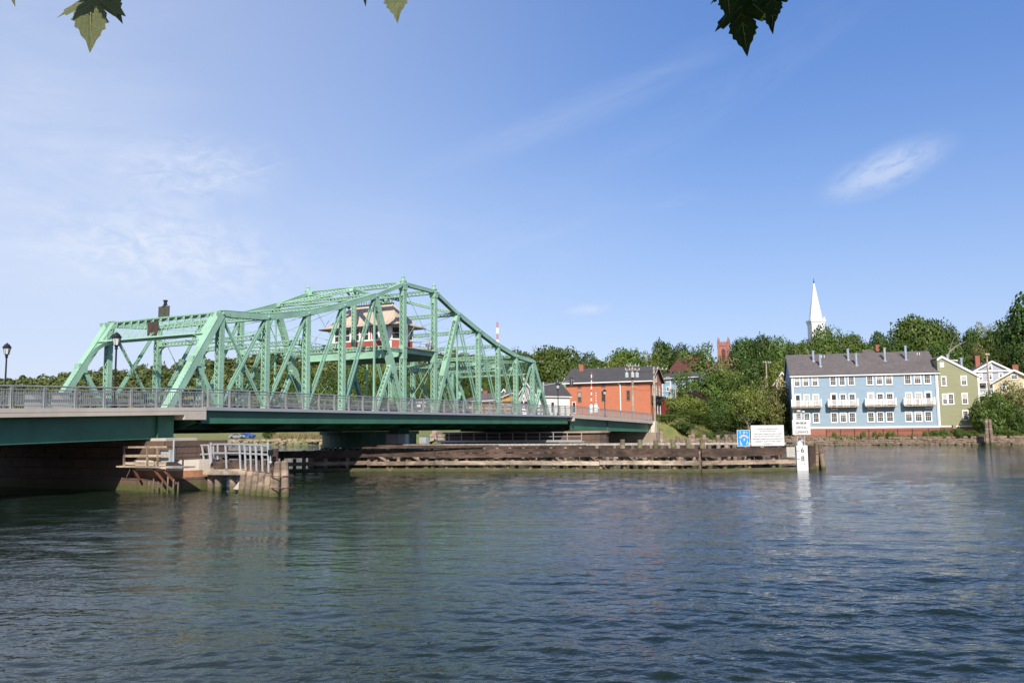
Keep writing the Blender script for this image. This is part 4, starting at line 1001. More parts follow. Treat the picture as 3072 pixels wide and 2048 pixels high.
for s_, v, wd in (('MINIMUM', .70, .56), ('VERTICAL', .405, .60), ('CLEARANCE', .105, .73)): text_mesh(s_, .26, (a[0] + w * .5, YS - .001, b[2] + v * h), ux, uz, M['sign_ink'], 'lettering', ct, width=wd * w)
mb = MB(); p, q = at(2394.5, 1236, YS), at(2394.5, 1336, YS); p2, q2 = at(2412, 1236, YS), at(2416, 1336, YS)
for A_, C_ in ((p, q), (p2, q2)): mb.tube(C_ + [0, .12, 0], A_ + [0, .12, 0], .035, n=8)
for k in (.03, .12, .20): mb.tube(p + (q - p) * k + [0, .12, 0], p2 + (q2 - p2) * k + [0, .12, 0], .025, n=6)
mb.tube(at(2399, 1304, YS) + [0, .12, 0], at(2415, 1325, YS) + [0, .12, 0], .03, n=6)
mb.build('frame', M['alu'], ct)
mb = MB(); c = at(2402, 1236, YS); mb.lathe(c + [-.12, .1, -.02], [(.05, 0), (.16, .06), (.14, .14), (.03, .18)], 10); mb.lathe(c + [.22, .1, -.05], [(.05, 0), (.13, .06), (.1, .14)], 10); mb.build('lamp', M['sign_white'], ct)
gt_, a, b = board('tall white tide gauge board standing in the water with numbers 6 and 8', 'gauge_board', 2389, 1335.5, 2425.5, 1406, th=.25, cat='gauge board')
w, h = b[0] - a[0], a[2] - b[2]
mb = MB(); mb.box(a[0], b[0], YS + .001, YS + .249, -1.2, b[2]); mb.build('lower_panel', M['sign_white'], gt_)
for s_, y in (('6', 1357), ('8', 1382)): text_mesh(s_, .52, (a[0] + w * .53, YS - .001, at(2400, y, YS)[2]), ux, uz, M['sign_ink'], 'number', gt_)
mb = MB()
for y in (1351.5, 1375.8): z = at(2400, y, YS)[2]; mb.box(a[0] + .01, a[0] + w * .26, YS - .006, YS - .001, z - .02, z + .02)
z = at(2400, 1392, YS)[2]; mb.box(a[0] + w * .3, a[0] + w * .42, YS - .006, YS - .001, z - .012, z + .012); mb.prism([(a[0] + w * .56, YS - .006, z - .02), (a[0] + w * .64, YS - .006, z + .05), (a[0] + w * .72, YS - .006, z - .02)], (0, .005, 0)); mb.build('tick_marks', M['sign_ink'], gt_)
M['plate'] = mat('plate_grey', (.42, .40, .36), .6, 0, .12, 4)
mt = thing('metal_plate', 'light grey bolted metal plate on the fender left of the gauge board', 'plate', at(2372, 1370, 62.95))
a, b = at(2359, 1340, 62.95), at(2386, 1370.5, 62.95); mb = MB(); mb.box(a[0], b[0], 62.95, 63.0, b[2], a[2]); mb.build('panel', M['plate'], mt)
mb = MB()
for u in (.2, .78):
    for v in (.15, .38, .62, .85): mb.tube((a[0] + (b[0] - a[0]) * u, 62.93, b[2] + (a[2] - b[2]) * v), (a[0] + (b[0] - a[0]) * u, 62.96, b[2] + (a[2] - b[2]) * v), .025, n=6)
mb.build('bolts', M['white'], mt)
vt = thing('white_box', 'small white junction box at the foot of the clearance sign', 'box', at(2400, 1336, 63.3)); a = at(2390, 1318, 63.3); b = at(2408, 1335, 63.3)
mb = MB(); mb.prism([(a[0], 63.3, b[2]), (b[0], 63.3, b[2]), (b[0], 63.3, a[2]), (a[0] + .22, 63.3, a[2] - .1), (a[0], 63.3, a[2] - .3)], (0, .3, 0)); mb.build('housing', M['sign_white'], vt)

# ------------------------------------------------------------------ houses
class Fac:
    """a wall plane between two ground points; u runs along it, d points outward to the river"""
    def __init__(s, p0, p1, inward=None):
        s.p0 = np.array([*p0[:2], 0.]); q = np.array([*p1[:2], 0.]); s.L = float(np.linalg.norm(q - s.p0)); s.u = (q - s.p0) / s.L
        s.n = np.cross(s.u, Z_); 
        if inward is not None and s.n @ (np.array([*inward[:2], 0.]) - s.p0) > 0: s.n = -s.n
        if inward is None and s.n[1] > 0: s.n = -s.n
    def pt(s, u, z, d=0.0): return s.p0 + s.u * u + s.n * d + Z_ * z
    def uv(s, x, y):
        d = ray(x, y); k = (s.p0 @ s.n) / (d @ s.n); p = d * k; return float((p - s.p0) @ s.u), float(p[2]) + HC
    def box(s, mb, u0, u1, z0, z1, d0, d1):
        mb.hexa([s.pt(u0, z0, d1), s.pt(u1, z0, d1), s.pt(u1, z0, d0), s.pt(u0, z0, d0), s.pt(u0, z1, d1), s.pt(u1, z1, d1), s.pt(u1, z1, d0), s.pt(u0, z1, d0)])
    def window(s, parent, u0, u1, z0, z1, trim=.16, cols=2, rows=4, frame='white', pane='pane', blind=0.0, sill=True, door=False):
        mb = MB(); b = s.box
        b(mb, u0, u0 + trim, z0, z1, 0.004, .07); b(mb, u1 - trim, u1, z0, z1, .004, .07); b(mb, u0 + trim, u1 - trim, z1 - trim, z1, .004, .068); b(mb, u0 + trim, u1 - trim, z0, z0 + trim, .004, .068)
        b(mb, u0 - .05, u1 + .05, z1, z1 + .07, .004, .10)
        if sill: b(mb, u0 - .05, u1 + .05, z0 - .06, z0, .004, .11)
        a0, a1, c0, c1 = u0 + trim, u1 - trim, z0 + trim, z1 - trim
        if not door:
            b(mb, a0, a1, (c0 + c1) / 2 - .03, (c0 + c1) / 2 + .03, .004, .05)
            for k in range(1, cols + 1): u = a0 + (a1 - a0) * k / (cols + 1); b(mb, u - .014, u + .014, c0, c1, .004, .036)
            for k in range(1, rows):
                z = c0 + (c1 - c0) * k / rows
                if abs(z - (c0 + c1) / 2) > .05: b(mb, a0, a1, z - .014, z + .014, .004, .034)
        f = mb.build('door' if door else 'window', M[frame], parent); mb = MB()
        b(mb, a0, a1, c0, c1 - (c1 - c0) * blind, .003, .02); mb.build('pane', M[pane], f)
        if blind: mb = MB(); b(mb, a0, a1, c1 - (c1 - c0) * blind, c1, .003, .022); mb.build('blind', M['blind'], f)
        return f
def roof_slab(mb, pts, th=.16):
    pts = [np.asarray(p, float) for p in pts]; n = nrm(np.cross(pts[1] - pts[0], pts[2] - pts[0])); n = n if n[2] > 0 else -n; mb.prism(pts, n * th)
def gable_house(name, label, cat, p0, p1, depth, zb, ze, zr_, wall, roof, ridge='along', trim='white', over=.35, chim=None, back=None):
    """rectangular house: facade p0-p1, ridge along or across it; returns (thing, facade, right side)"""
    F = Fac(p0, p1); t = thing(name, label, cat, F.pt(F.L / 2, zb, -depth / 2)); L = F.L
    mb = MB(); P = F.pt
    if ridge == 'along':
        prof = [(0, zb), (-depth, zb), (-depth, ze), (-depth / 2, zr_), (0, ze)]
        mb.prism([P(0, z, d) for d, z in prof], F.u * L); mb.build('wall', M[wall], t, uv=True)
        mb = MB(); o = over; k = (zr_ - ze) / (depth / 2)
        roof_slab(mb, [P(-o, ze - k * o + .02, o), P(L + o, ze - k * o + .02, o), P(L + o, zr_ + .02, -depth / 2), P(-o, zr_ + .02, -depth / 2)])
        roof_slab(mb, [P(-o, ze - k * o + .02, -depth - o), P(L + o, ze - k * o + .02, -depth - o), P(L + o, zr_ + .02, -depth / 2), P(-o, zr_ + .02, -depth / 2)])
    else:
        mb.prism([P(0, zb), P(L, zb), P(L, ze), P(L / 2, zr_), P(0, ze)], -F.n * depth); mb.build('wall', M[wall], t, uv=True)
        mb = MB(); o = over; k = (zr_ - ze) / (L / 2)
        for a, c in ((-o, L / 2), (L + o, L / 2)):
            roof_slab(mb, [P(a, ze - k * o + .02, o), P(a, ze - k * o + .02, -depth - o), P(c, zr_ + .02, -depth - o), P(c, zr_ + .02, o)])
    r = mb.build('roof', M[roof], t)
    mb = MB(); o = over
    if ridge == 'along':
        F.box(mb, -o, L + o, ze - k * o - .16, ze - k * o + .04, o, o + .1)
        for a in (-o - .04, L + o):
            for d in (o, -depth - o): mb.hexa([*(P(a + q, ze - k * o + dz, d) for q, dz in ((0, -.18), (.04, -.18), (.04, .0), (0, .0))), *(P(a + q, zr_ + dz, -depth / 2) for q, dz in ((0, -.18), (.04, -.18), (.04, 0), (0, 0)))])
    else:
        for a in (-o, L + o): mb.hexa([*(P(a, ze - k * o + dz, d) for d, dz in ((o, -.22), (o + .06, -.22), (o + .06, .16), (o, .16))), *(P(L / 2, zr_ + dz, d) for d, dz in ((o, -.22), (o + .06, -.22), (o + .06, .18), (o, .18)))])
        F.box(mb, -o - .06, -o, ze - k * o - .1, ze - k * o + .1, -depth - o, o); F.box(mb, L + o, L + o + .06, ze - k * o - .1, ze - k * o + .1, -depth - o, o)
    mb.build('trim', M[trim], t)
    if chim:
        u, d, w, zt = chim; mb = MB(); F.box(mb, u - w / 2, u + w / 2, ze, zt, -d - w / 2, -d + w / 2); F.box(mb, u - w / 2 - .06, u + w / 2 + .06, zt, zt + .14, -d - w / 2 - .06, -d + w / 2 + .06); mb.build('chimney', M['brick_dark'], r, uv=True)
    G = Fac(P(L, 0), P(L, 0, -depth), inward=P(L / 2, 0, -depth / 2)); Hh = Fac(P(0, 0), P(0, 0, -depth), inward=P(L / 2, 0, -depth / 2))
    return t, F, G, Hh

# blue townhouse row on the seawall
Z4 = lambda x, y: (2340 + x / 4.523, 1020 + y / 4.523)
pA, pB = at(2374, 1126, 150), at(2812, 1113, 144.5)
TH_, F, G, Hh = gable_house('blue_townhouse', 'long blue clapboard townhouse row with white windows and balconies above the seawall', 'house', pA, pB, 13.0, 2.98, 12.2, 16.2, 'blue_siding', 'shingle', over=.3)
L = F.L
mb = MB(); F.box(mb, -.05, L + .05, 2.72, 3.02, .0, .09)
for u in (-.06, L - .26): F.box(mb, u, u + .32, 3.0, 12.0, .0, .07)
F.box(mb, .2, L - .2, 11.72, 12.02, .0, .08); mb.build('trim_boards', M['white'], TH_)
mb = MB(); F.box(mb, 0, L, -.4, 2.72, -12.9, -.02); mb.build('brick_base', M['brick_dark'], TH_, uv=True)
for u, z in ((L - .42, 2.9), (.15, 1.6)): mb = MB(); mb.tube(F.pt(u, 12.0, .14), F.pt(u, z, .14), .06, n=6); mb.build('downpipe', M['white'], TH_)
wx = ((188, 275), (305, 393), (428, 518), (672, 765), (795, 887), (917, 1012), (1168, 1265), (1297, 1392), (1423, 1525), (1680, 1780), (1812, 1915), (1945, 2045))
vr = random.Random(5)
zt1, zb1 = F.uv(*Z4(718, 485))[1], F.uv(*Z4(718, 620))[1]; zt2, zb2 = F.uv(*Z4(850, 728))[1], F.uv(*Z4(850, 905))[1]; zt3, zb3 = F.uv(*Z4(735, 980))[1], F.uv(*Z4(735, 1118))[1]
for k, (x0, x1) in enumerate(wx):
    yy = 560 - k * 6; u0, u1 = F.uv(*Z4(x0, yy))[0], F.uv(*Z4(x1, yy))[0]; bl = .48 if k < 3 else (.4 if vr.random() < .25 else 0)
    F.window(TH_, u0, u1, zb1, zt1, blind=bl)
    door = k in (0, 3, 6, 11)
    if door: F.window(TH_, u0, u1, zb2 - .5, zt2 + .1, trim=.22, door=True, sill=False, blind=.9 if k == 6 else 0, pane='pane')
    else: F.window(TH_, u0, u1, zb2 - .1, zt2, blind=.4 if k in (1, 2, 9, 10) else 0)
    x0b, x1b = ((x0 + 16) if k else x0 + 22), x1 + 18; u0, u1 = F.uv(*Z4(x0b, 1050))[0], F.uv(*Z4(x1b, 1050))[0]; F.window(TH_, u0, u1, zb3, zt3, blind=.3 if vr.random() < .3 else 0)
for x0, x1, yb in ((140, 570, 968), (632, 1065, 958), (1135, 1578, 948), (1655, 2098, 935)):
    u0, u1 = F.uv(*Z4(x0 + 14, yb))[0], F.uv(*Z4(x1 - 12, yb))[0]; zbk = 6.62; D_ = 1.25
    mb = MB(); F.box(mb, u0, u1, zbk + 1.0, zbk + 1.08, D_ - .09, D_); F.box(mb, u0, u1, zbk + .1, zbk + .17, D_ - .08, D_ - .01)
    for a in (u0, u1 - .09): F.box(mb, a, a + .09, zbk + 1.0, zbk + 1.08, .02, D_ - .1); F.box(mb, a, a + .07, zbk + .1, zbk + .17, .02, D_ - .1)
    for a in (u0 - .05, u1 - .13, (u0 + u1) / 2 - .06): F.box(mb, a, a + .18, zbk - .02, zbk + 1.28 if abs(a - (u0 + u1) / 2) > 1 else zbk + 1.0, D_ - .12, D_ + .05)
    for a in np.arange(u0 + .22, u1 - .1, .15): F.box(mb, a, a + .075, zbk + .17, zbk + 1.0, D_ - .06, D_ - .03)
    for d in np.arange(.15, D_ - .15, .155):
        for a in (u0 + .01, u1 - .06): F.box(mb, a, a + .045, zbk + .17, zbk + 1.0, d, d + .04)
    bl = mb.build('balcony', M['white'], TH_); mb = MB(); F.box(mb, u0 - .02, u1 + .02, zbk - .24, zbk - .03, .02, D_ + .03); mb.build('balcony_floor', M['deck_wood'], bl)
k_ = (16.2 - 12.2) / 6.5
for x, yt, yb in ((482, 130, 280), (565, 192, 358), (955, 105, 262), (1055, 178, 345), (1450, 95, 275), (1735, 68, 262)):
    dd = (yb - 470 + (x * .035)) * -1 / 190.0        # how far up the slope the pipe stands
    d = min(6.2, max(.8, (F.uv(*Z4(x, yb))[1] - 12.2) / k_ * 1.02)); u = F.uv(*Z4(x, yb))[0] * (1 + d / 150); zb_ = 12.2 + k_ * d
    hgt = (yb - yt) / 4.523 / FPX * 150
    mb = MB(); c = F.pt(u, zb_, -d); mb.tube(c - Z_ * .2, c + Z_ * hgt, .2, n=12); mb.tube(c + Z_ * hgt, c + Z_ * (hgt + .14), .26, .26, 12); mb.lathe(c - Z_ * .12, [(.42, 0), (.24, .4)], 10)
    mb.build('flue_pipe', M['steel_pipe'], TH_)
mb = MB()
for x, y in ((602, 235), (640, 232), (1075, 195), (1905, 165), (1937, 160)):
    d = 5.2; u = F.uv(*Z4(x, y + 60))[0] * 1.03; c = F.pt(u, 12.2 + k_ * d, -d); mb.tube(c, c + Z_ * .6, .06, n=6)
mb.build('vent_pipes', M['white'], TH_)

# green saltbox house joined to its right end
gA, gB = F.pt(L + .02, 0, .12), at(2935, 1123, 143.2)
Fg = Fac(gA, gB); Lg = Fg.L; GR = thing('green_house', 'olive green clapboard house with lopsided gable joined to the blue townhouse', 'house', Fg.pt(Lg / 2, 1.2, -5))
zpk, zlo, zri = Fg.uv(2819, 1068)[1], Fg.uv(2808, 1077)[1], Fg.uv(2934, 1124)[1]; upk = .75
mb = MB(); mb.prism([Fg.pt(0, 3.0), Fg.pt(Lg, 3.0), Fg.pt(Lg, zri - .1), Fg.pt(upk, zpk - .1), Fg.pt(0, zlo - .1)], -Fg.n * 12); mb.build('wall', M['green_siding'], GR)
mb = MB(); Fg.box(mb, .02, Lg, -.4, 2.8, -11.9, -.03); mb.build('brick_base', M['brick_dark'], GR, uv=True)
mb = MB(); Fg.box(mb, 0, Lg + .03, 2.8, 3.02, 0, .08); Fg.box(mb, Lg - .22, Lg + .04, 1.0, zri - .3, 0.002, .07)
for A_, C_ in (((-.05, zlo), (upk, zpk)), ((upk, zpk), (Lg + .35, zri - .25))):
    mb.hexa([*(Fg.pt(A_[0], A_[1] + dz, d) for d, dz in ((0.0, -.34), (.22, -.34), (.22, .05), (0, .05))), *(Fg.pt(C_[0], C_[1] + dz, d) for d, dz in ((0.0, -.34), (.22, -.34), (.22, .05), (0, .05)))])
mb.build('trim_boards', M['white'], GR)
mb = MB(); roof_slab(mb, [Fg.pt(-.05, zlo, .18), Fg.pt(upk, zpk, .18), Fg.pt(upk, zpk, -12.2), Fg.pt(-.05, zlo, -12.2)], .1); roof_slab(mb, [Fg.pt(upk, zpk, .18), Fg.pt(Lg + .35, zri - .25, .18), Fg.pt(Lg + .35, zri - .25, -12.2), Fg.pt(upk, zpk, -12.2)], .1); rfg = mb.build('roof', M['shingle'], GR)
Z5 = lambda x, y: (2780 + x / 4.75, 1020 + y / 4.75)
mb = MB(); kx = (zpk - zri + .25) / (Lg + .35 - upk)
Fg.box(mb, 2.6, 5.0, zpk - kx * 3.4, zpk - .3, -9, -5.5); mb.build('dormer', M['white_siding'], GR)
mb = MB(); roof_slab(mb, [Fg.pt(2.4, zpk - .32, -5.2), Fg.pt(5.2, zpk - .75, -5.2), Fg.pt(5.2, zpk - .75, -9.2), Fg.pt(2.4, zpk - .32, -9.2)], .15); mb.build('dormer_roof', M['shingle'], GR)
for u, d, h in ((2.6, 3.0, 1.5), (4.45, 2.0, 1.9)):
    c = Fg.pt(u, zpk - kx * (u - upk), -d); mb = MB(); mb.tube(c - Z_ * .2, c + Z_ * h, .22, n=12); mb.tube(c + Z_ * h, c + Z_ * (h + .13), .28, n=12); mb.build('flue_pipe', M['steel_pipe'], GR)
for x0, x1, y0, y1, bl in ((158, 245, 520, 655, 0), (478, 578, 510, 645, .5), (170, 258, 768, 918, .5), (295, 395, 762, 915, 0), (492, 592, 757, 912, .5), (503, 603, 1000, 1138, 0)):
    u0, za = Fg.uv(*Z5(x0, y0)); u1, zb_ = Fg.uv(*Z5(x1, y1)); sh_ = max(0, .42 - u0); Fg.window(GR, u0 + sh_, u1 + sh_, zb_, za, blind=bl)
u0, za = Fg.uv(*Z5(157, 318)); u1, zb_ = Fg.uv(*Z5(220, 388)); mb = MB(); Fg.box(mb, u0 + .3, u1 + .3, zb_, za, .002, .06); mb.build('gable_vent', M['white'], GR)

# grey gabled house with porches, cream house in front of it
q0, q1 = at(2924, 1112, 186), at(3029, 1112, 184)
GH, F2, G2, H2 = gable_house('grey_house', 'grey gabled house with white stacked porches behind the green house', 'house', q0, q1, 11, 2.2, q0[2], at(2970, 1084, 185)[2], 'grey_siding', 'shingle', ridge='across', over=.4, chim=(1.9, 6, .9, q0[2] + 3.6))
mb = MB(); F2.box(mb, -.4, F2.L + .4, q0[2] - .35, q0[2] - .05, .0, .4); mb.build('eave_board', M['white'], GH)
Zg = Z5
for x0, x1, y0, y1 in ((868, 938, 345, 432), (735, 802, 470, 572), (878, 942, 470, 568), (1022, 1090, 460, 540)):
    u0, za = F2.uv(*Zg(x0, y0)); u1, zb_ = F2.uv(*Zg(x1, y1)); F2.window(GH, u0, u1, zb_, za, cols=0, rows=2, trim=.2, blind=.3)
for kz, (ya, yb) in enumerate(((612, 760), (800, 950))):
    za, zb_ = F2.uv(*Zg(800, ya))[1], F2.uv(*Zg(800, yb))[1]; mb = MB(); F2.box(mb, -.2, F2.L, za - .05, za + .25, 0, 2.2); F2.box(mb, -.2, F2.L, zb_ - .2, zb_, 0, 2.2)
    for u in np.linspace(0, F2.L - .3, 5): F2.box(mb, u, u + .18, zb_, za, 2.0, 2.18)
    F2.box(mb, -.1, F2.L - .1, zb_ + .9, zb_ + 1.0, 2.05, 2.15)
    for u in np.arange(0, F2.L - .2, .22): F2.box(mb, u, u + .06, zb_, zb_ + .9, 2.07, 2.13)
    pr = mb.build('porch', M['white'], GH)
    u0 = F2.uv(*Zg(745, ya))[0]; F2.window(GH, u0, u0 + 1.3, zb_ + .8, za - .3, cols=0, rows=2, trim=.15)
q0, q1 = at(2979, 1146, 170), at(3112, 1143, 166)
CH, F3, G3, H3 = gable_house('cream_house', 'cream gabled house at the right edge behind the leafy trees', 'house', q0, q1, 10, 2.0, q0[2], at(3043, 1110, 168)[2], 'cream_siding', 'shingle', ridge='across', over=.5, chim=(4.0, 3.5, 1.0, at(3043, 1093, 168)[2]))
for x0, x1, y0, y1 in ((1190, 1305, 493, 560), (1365, 1460, 605, 700), (1060, 1140, 605, 700)):
    u0, za = F3.uv(*Zg(x0, y0)); u1, zb_ = F3.uv(*Zg(x1, y1)); F3.window(CH, u0, u1, zb_, za, cols=1, rows=2, trim=.2)
mb = MB(); F3.box(mb, -.1, .15, 2, q0[2], 0, .06); mb.build('corner_board', M['white'], CH)

# brick building beyond the far approach
pL, pR = at(1697.5, 1150, 192), at(1950, 1142, 185)
BB, F, G, Hh = gable_house('brick_building', 'long orange red brick building with dark grey roof beside the far end of the bridge', 'building', pL, pR, 13.0, 2.5, 13.72, 17.0, 'brick', 'shingle_dark', over=.7, chim=(2.2, 5.5, 1.0, 17.9))
Z7 = lambda x, y: (1650 + x / 5.808, 1080 + y / 5.808)
for x0, x1, y0, y1, bl in ((480, 550, 560, 730, .45), (895, 968, 545, 712, 0), (1330, 1400, 528, 697, 0)):
    u0, za = F.uv(*Z7(x0, y0)); u1, zb_ = F.uv(*Z7(x1, y1)); F.window(BB, u0, u1, zb_, za, trim=.12, cols=2, rows=4, frame='window_stone', blind=bl)
for x0, x1, y0, y1 in ((478, 548, 415, 485), (893, 966, 410, 465), (1330, 1405, 362, 442)):
    u0, za = F.uv(*Z7(x0, y0)); u1, zb_ = F.uv(*Z7(x1, y1)); F.window(BB, u0, u1, zb_, min(za, 12.95), trim=.12, cols=2, rows=2, frame='window_stone')
mb = MB(); u = F.uv(*Z7(1225, 500))[0]; mb.tube(F.pt(u, 2.6, .12), F.pt(u, 12.6, .12), .12, n=8); mb.tube(F.pt(u, 12.6, .12), F.pt(u - .5, 13.3, .6), .12, n=8); mb.build('downpipe', M['white'], BB)
mb = MB(); F.box(mb, -.75, F.L + .6, 13.24, 13.46, .72, .92); mb.build('gutter', M['white'], BB)
mb = MB()
for z0_, z1_, w in ((9.8, 10.2, 1.2), (8.8, 9.0, 1.0)): G.box(mb, .8, 12, z0_, z1_, 0, w)
G.box(mb, .8, 12, 9.0, 9.8, 0, .25); mb.build('shop_front', mat('dark_green_shop', (.02, .05, .04), .5, 0, .2, 2), BB)
mb = MB(); G.box(mb, 2.2, 6.2, 9.05, 9.75, .26, .32); sg_ = mb.build('fascia_sign', M['sign_white'], BB)
mb = MB()
for k in range(7): G.box(mb, 2.5 + k * .5, 2.8 + k * .5, 9.2, 9.6, .322, .33)
mb.build('lettering', M['sign_ink'], sg_)
for u in (3.0, 6.5, 10): G.window(BB, u - .55, u + .55, 10.4, 12.6, trim=.14, cols=0, rows=2)
G.window(BB, 5.9, 7.1, 13.4, 15.0, trim=.14, cols=0, rows=2)
mb = MB()
for u in (1.5, 4.5, 7.5, 10.5): G.box(mb, u, u + .2, 4.6, 8.8, .5, .7)
mb.build('porch_column', M['pale_siding'], BB)
mb = MB()
for x, y in ((695, 215), (820, 228), (1228, 213), (1275, 205), (1558, 190), (1612, 196)): u = F.uv(*Z7(x, y))[0]; c = F.pt(u * 1.03, 17.0, -6.4); mb.tube(c, c + Z_ * .28, .08, n=6)
mb.build('roof_vents', M['white'], BB)

# houses glimpsed behind
q0, q1 = at(1556, 1181, 168), at(1612, 1190, 162)
WH, F, G, Hh = gable_house('white_house', 'white gabled house with steep dark roof beyond the end of the truss', 'house', q0, q1, 7.5, 3.5, 9.6, at(1580, 1148, 165)[2], 'white_siding', 'shingle_dark', ridge='across', over=.3)
for x0, x1, y0, y1 in ((1672, 1702, 248, 318), (1660, 1700, 400, 460)):
    Z6 = lambda x, y: (1260 + x / 5.113, 1120 + y / 5.113); u0, za = F.uv(*Z6(x0, y0)); u1, zb_ = F.uv(*Z6(x1, y1)); F.window(WH, u0 - .2, u1 + .2, zb_, za, trim=.12, cols=0, rows=2)
for d in (3, 8): G.window(WH, d, d + .9, 6.2, 8.4, trim=.12, cols=0, rows=2)
q0, q1 = at(1679, 1172, 205), at(1716, 1170, 203); gable_house('green_cottage', 'mint green gabled house peeking out left of the brick building', 'house', q0, q1, 10, 3.5, q0[2], at(1676, 1143, 204)[2] + .6, 'mint_siding', 'shingle_dark', ridge='across', over=.4)
q0, q1 = at(1397, 1202, 178), at(1480, 1202, 171)
YH, F, G, Hh = gable_house('yellow_house', 'ochre yellow house with long grey roof seen through the right half of the truss', 'house', q0, q1, 9, 4, q0[2], at(1420, 1180, 176)[2], 'yellow_wall', 'shingle', over=.5, chim=(1.2, 4.2, .7, at(1415, 1171, 176)[2]))
for u in (.6, 2.0, 3.4): F.window(YH, u, u + .9, q0[2] - 2.9, q0[2] - .8, trim=.15, cols=0, rows=2)
q0, q1 = at(1501, 1186, 200), at(1527, 1186, 199)
SC, F, G, Hh = gable_house('small_cottage', 'small pale grey cottage with white gable and chimneyless roof between two truss posts', 'house', q0, q1, 9, 5, q0[2], at(1513, 1168, 200)[2], 'pale_siding', 'shingle', ridge='across', over=.5)
F.window(SC, .5, 1.4, q0[2] - 2.4, q0[2] - .7, trim=.15, cols=0, rows=2); 
q0, q1 = at(1460, 1208, 150), at(1545, 1210, 147)
SH = thing('low_shop', 'low grey building with orange yellow panels behind the bridge railing', 'building', (q0 + q1) / 2 * [1, 1, 0]); F = Fac(q0, q1); mb = MB(); F.box(mb, 0, F.L, 3.4, q0[2], -8, 0); mb.build('wall', M['grey_siding'], SH)
mb = MB(); F.box(mb, .6, 1.5, q0[2] - 1.2, q0[2] - .3, .0, .05); F.box(mb, 2.4, 4.6, q0[2] - .9, q0[2] - .2, 0, .05); F.box(mb, 3.0, 4.6, q0[2] - 1.6, q0[2] - .9, 0, .05); mb.build('orange_panel', M['yellow_wall'], SH)
mb = MB(); F.box(mb, -.2, F.L + .2, q0[2], q0[2] + .2, -8.2, .3); mb.build('roof', M['shingle'], SH)
for q, lab, wall, nm, (xa, xb, yr, ye, yb, Yd) in (
    (0, 'cream and white gabled house highest on the far slope seen through the truss', 'cream_siding', 'hillside_house', (930, 959, 1154, 1166, 1180, 300)),
    (1, 'white two storey house behind the railing below the cream gabled house', 'white_siding', 'hillside_house', (934, 976, 1180, 1189, 1222, 280)),
    (2, 'white house with grey roof partly hidden behind the near tower post', 'white_siding', 'hillside_house', (1180, 1222, 1184, 1194, 1230, 270)),
    (3, 'low white boathouse beside the foot of the tower posts', 'pale_siding', 'hillside_house', (1236, 1275, 1196, 1206, 1230, 230))):
    q0, q1 = at(xa, ye, Yd), at(xb, ye, Yd - 1); zbb = gz(q0[0], Yd) - .5
    t, F, G, Hh = gable_house(nm, lab, 'house', q0, q1, 8, min(zbb, q0[2] - 3), q0[2], at(xa, yr, Yd)[2], wall, 'shingle', ridge='across' if q == 0 else 'along', over=.4)
    n = max(1, int(F.L / 1.8))
    for k in range(n):
        u = F.L * (k + .5) / n; F.window(t, u - .5, u + .5, q0[2] - 2.2, q0[2] - .6, trim=.12, cols=0, rows=2)
# light blue house right of the brick building and red shed
q0, q1 = at(1972, 1135, 212), at(2090, 1130, 204)
LB, F, G, Hh = gable_house('light_blue_house', 'light blue three storey house partly hidden by trees right of the brick building', 'house', q0, q1, 11, 3, q0[2], q0[2] + 1.3, 'sky_siding', 'shingle_dark', over=.5)
for zr_i, (ya, yb) in enumerate(((240, 305), (372, 442), (505, 560))):
    ZL = lambda x, y: (1900 + x / 4.704, 1080 + y / 4.704)
    for x0, x1 in ((462, 512), (578, 628), (690, 742), (800, 850)):
        u0, za = F.uv(*ZL(x0, ya)); u1, zb_ = F.uv(*ZL(x1, yb)); F.window(LB, u0, u1, zb_, za, trim=.25, cols=0, rows=2)
mb = MB()
for x in (400, 515, 650): u = F.uv(*ZL(x, 300))[0]; F.box(mb, u, u + .3, 5, q0[2], 0, .07)
mb.build('corner_board', M['white'], LB)
q0, q1 = at(1985, 1200, 186), at(2018, 1198, 183); F = Fac(q0, q1)
RS = thing('red_shed', 'dark red flat roofed shed in front of the light blue house', 'shed', F.pt(1, 3, -3)); mb = MB(); F.box(mb, 0, F.L, 3, q0[2], -6, 0); mb.build('wall', M['red_wall'], RS); mb = MB(); F.box(mb, -.2, F.L + .2, q0[2], q0[2] + .25, -6.2, .2); mb.build('roof', M['maroon'], RS)
q0, q1 = at(2005, 1118, 262), at(2078, 1114, 255)
MH, F, G, Hh = gable_house('maroon_roofed_house', 'house with big maroon roof among the hillside trees', 'house', q0, q1, 12, 8, q0[2], at(2040, 1085, 262)[2] + 1.5, 'brownstone', 'maroon', over=.4)
for u in (1.2, 3.8): F.window(MH, u, u + 1, q0[2] - 2.2, q0[2] - .6, trim=.12, cols=0, rows=2)
q0, q1 = at(2328, 1147, 182), at(2372, 1143, 180)
CG, F, G, Hh = gable_house('cream_cottage', 'cream gabled cottage just showing left of the blue townhouse', 'house', q0, q1, 9, 2, q0[2], at(2366, 1121, 181)[2] + .3, 'cream_siding', 'shingle', ridge='across', over=.5)
q0, q1 = at(2600, 1070, 230), at(2690, 1066, 228)
HB, F, G, Hh = gable_house('shingled_house', 'grey hipped roof with brick chimney rising behind the blue townhouse', 'house', q0, q1, 10, 6, q0[2], at(2640, 1045, 229)[2], 'grey_siding', 'shingle', over=.5, chim=(3.3, 3.2, .9, at(2638, 1032, 229)[2]))
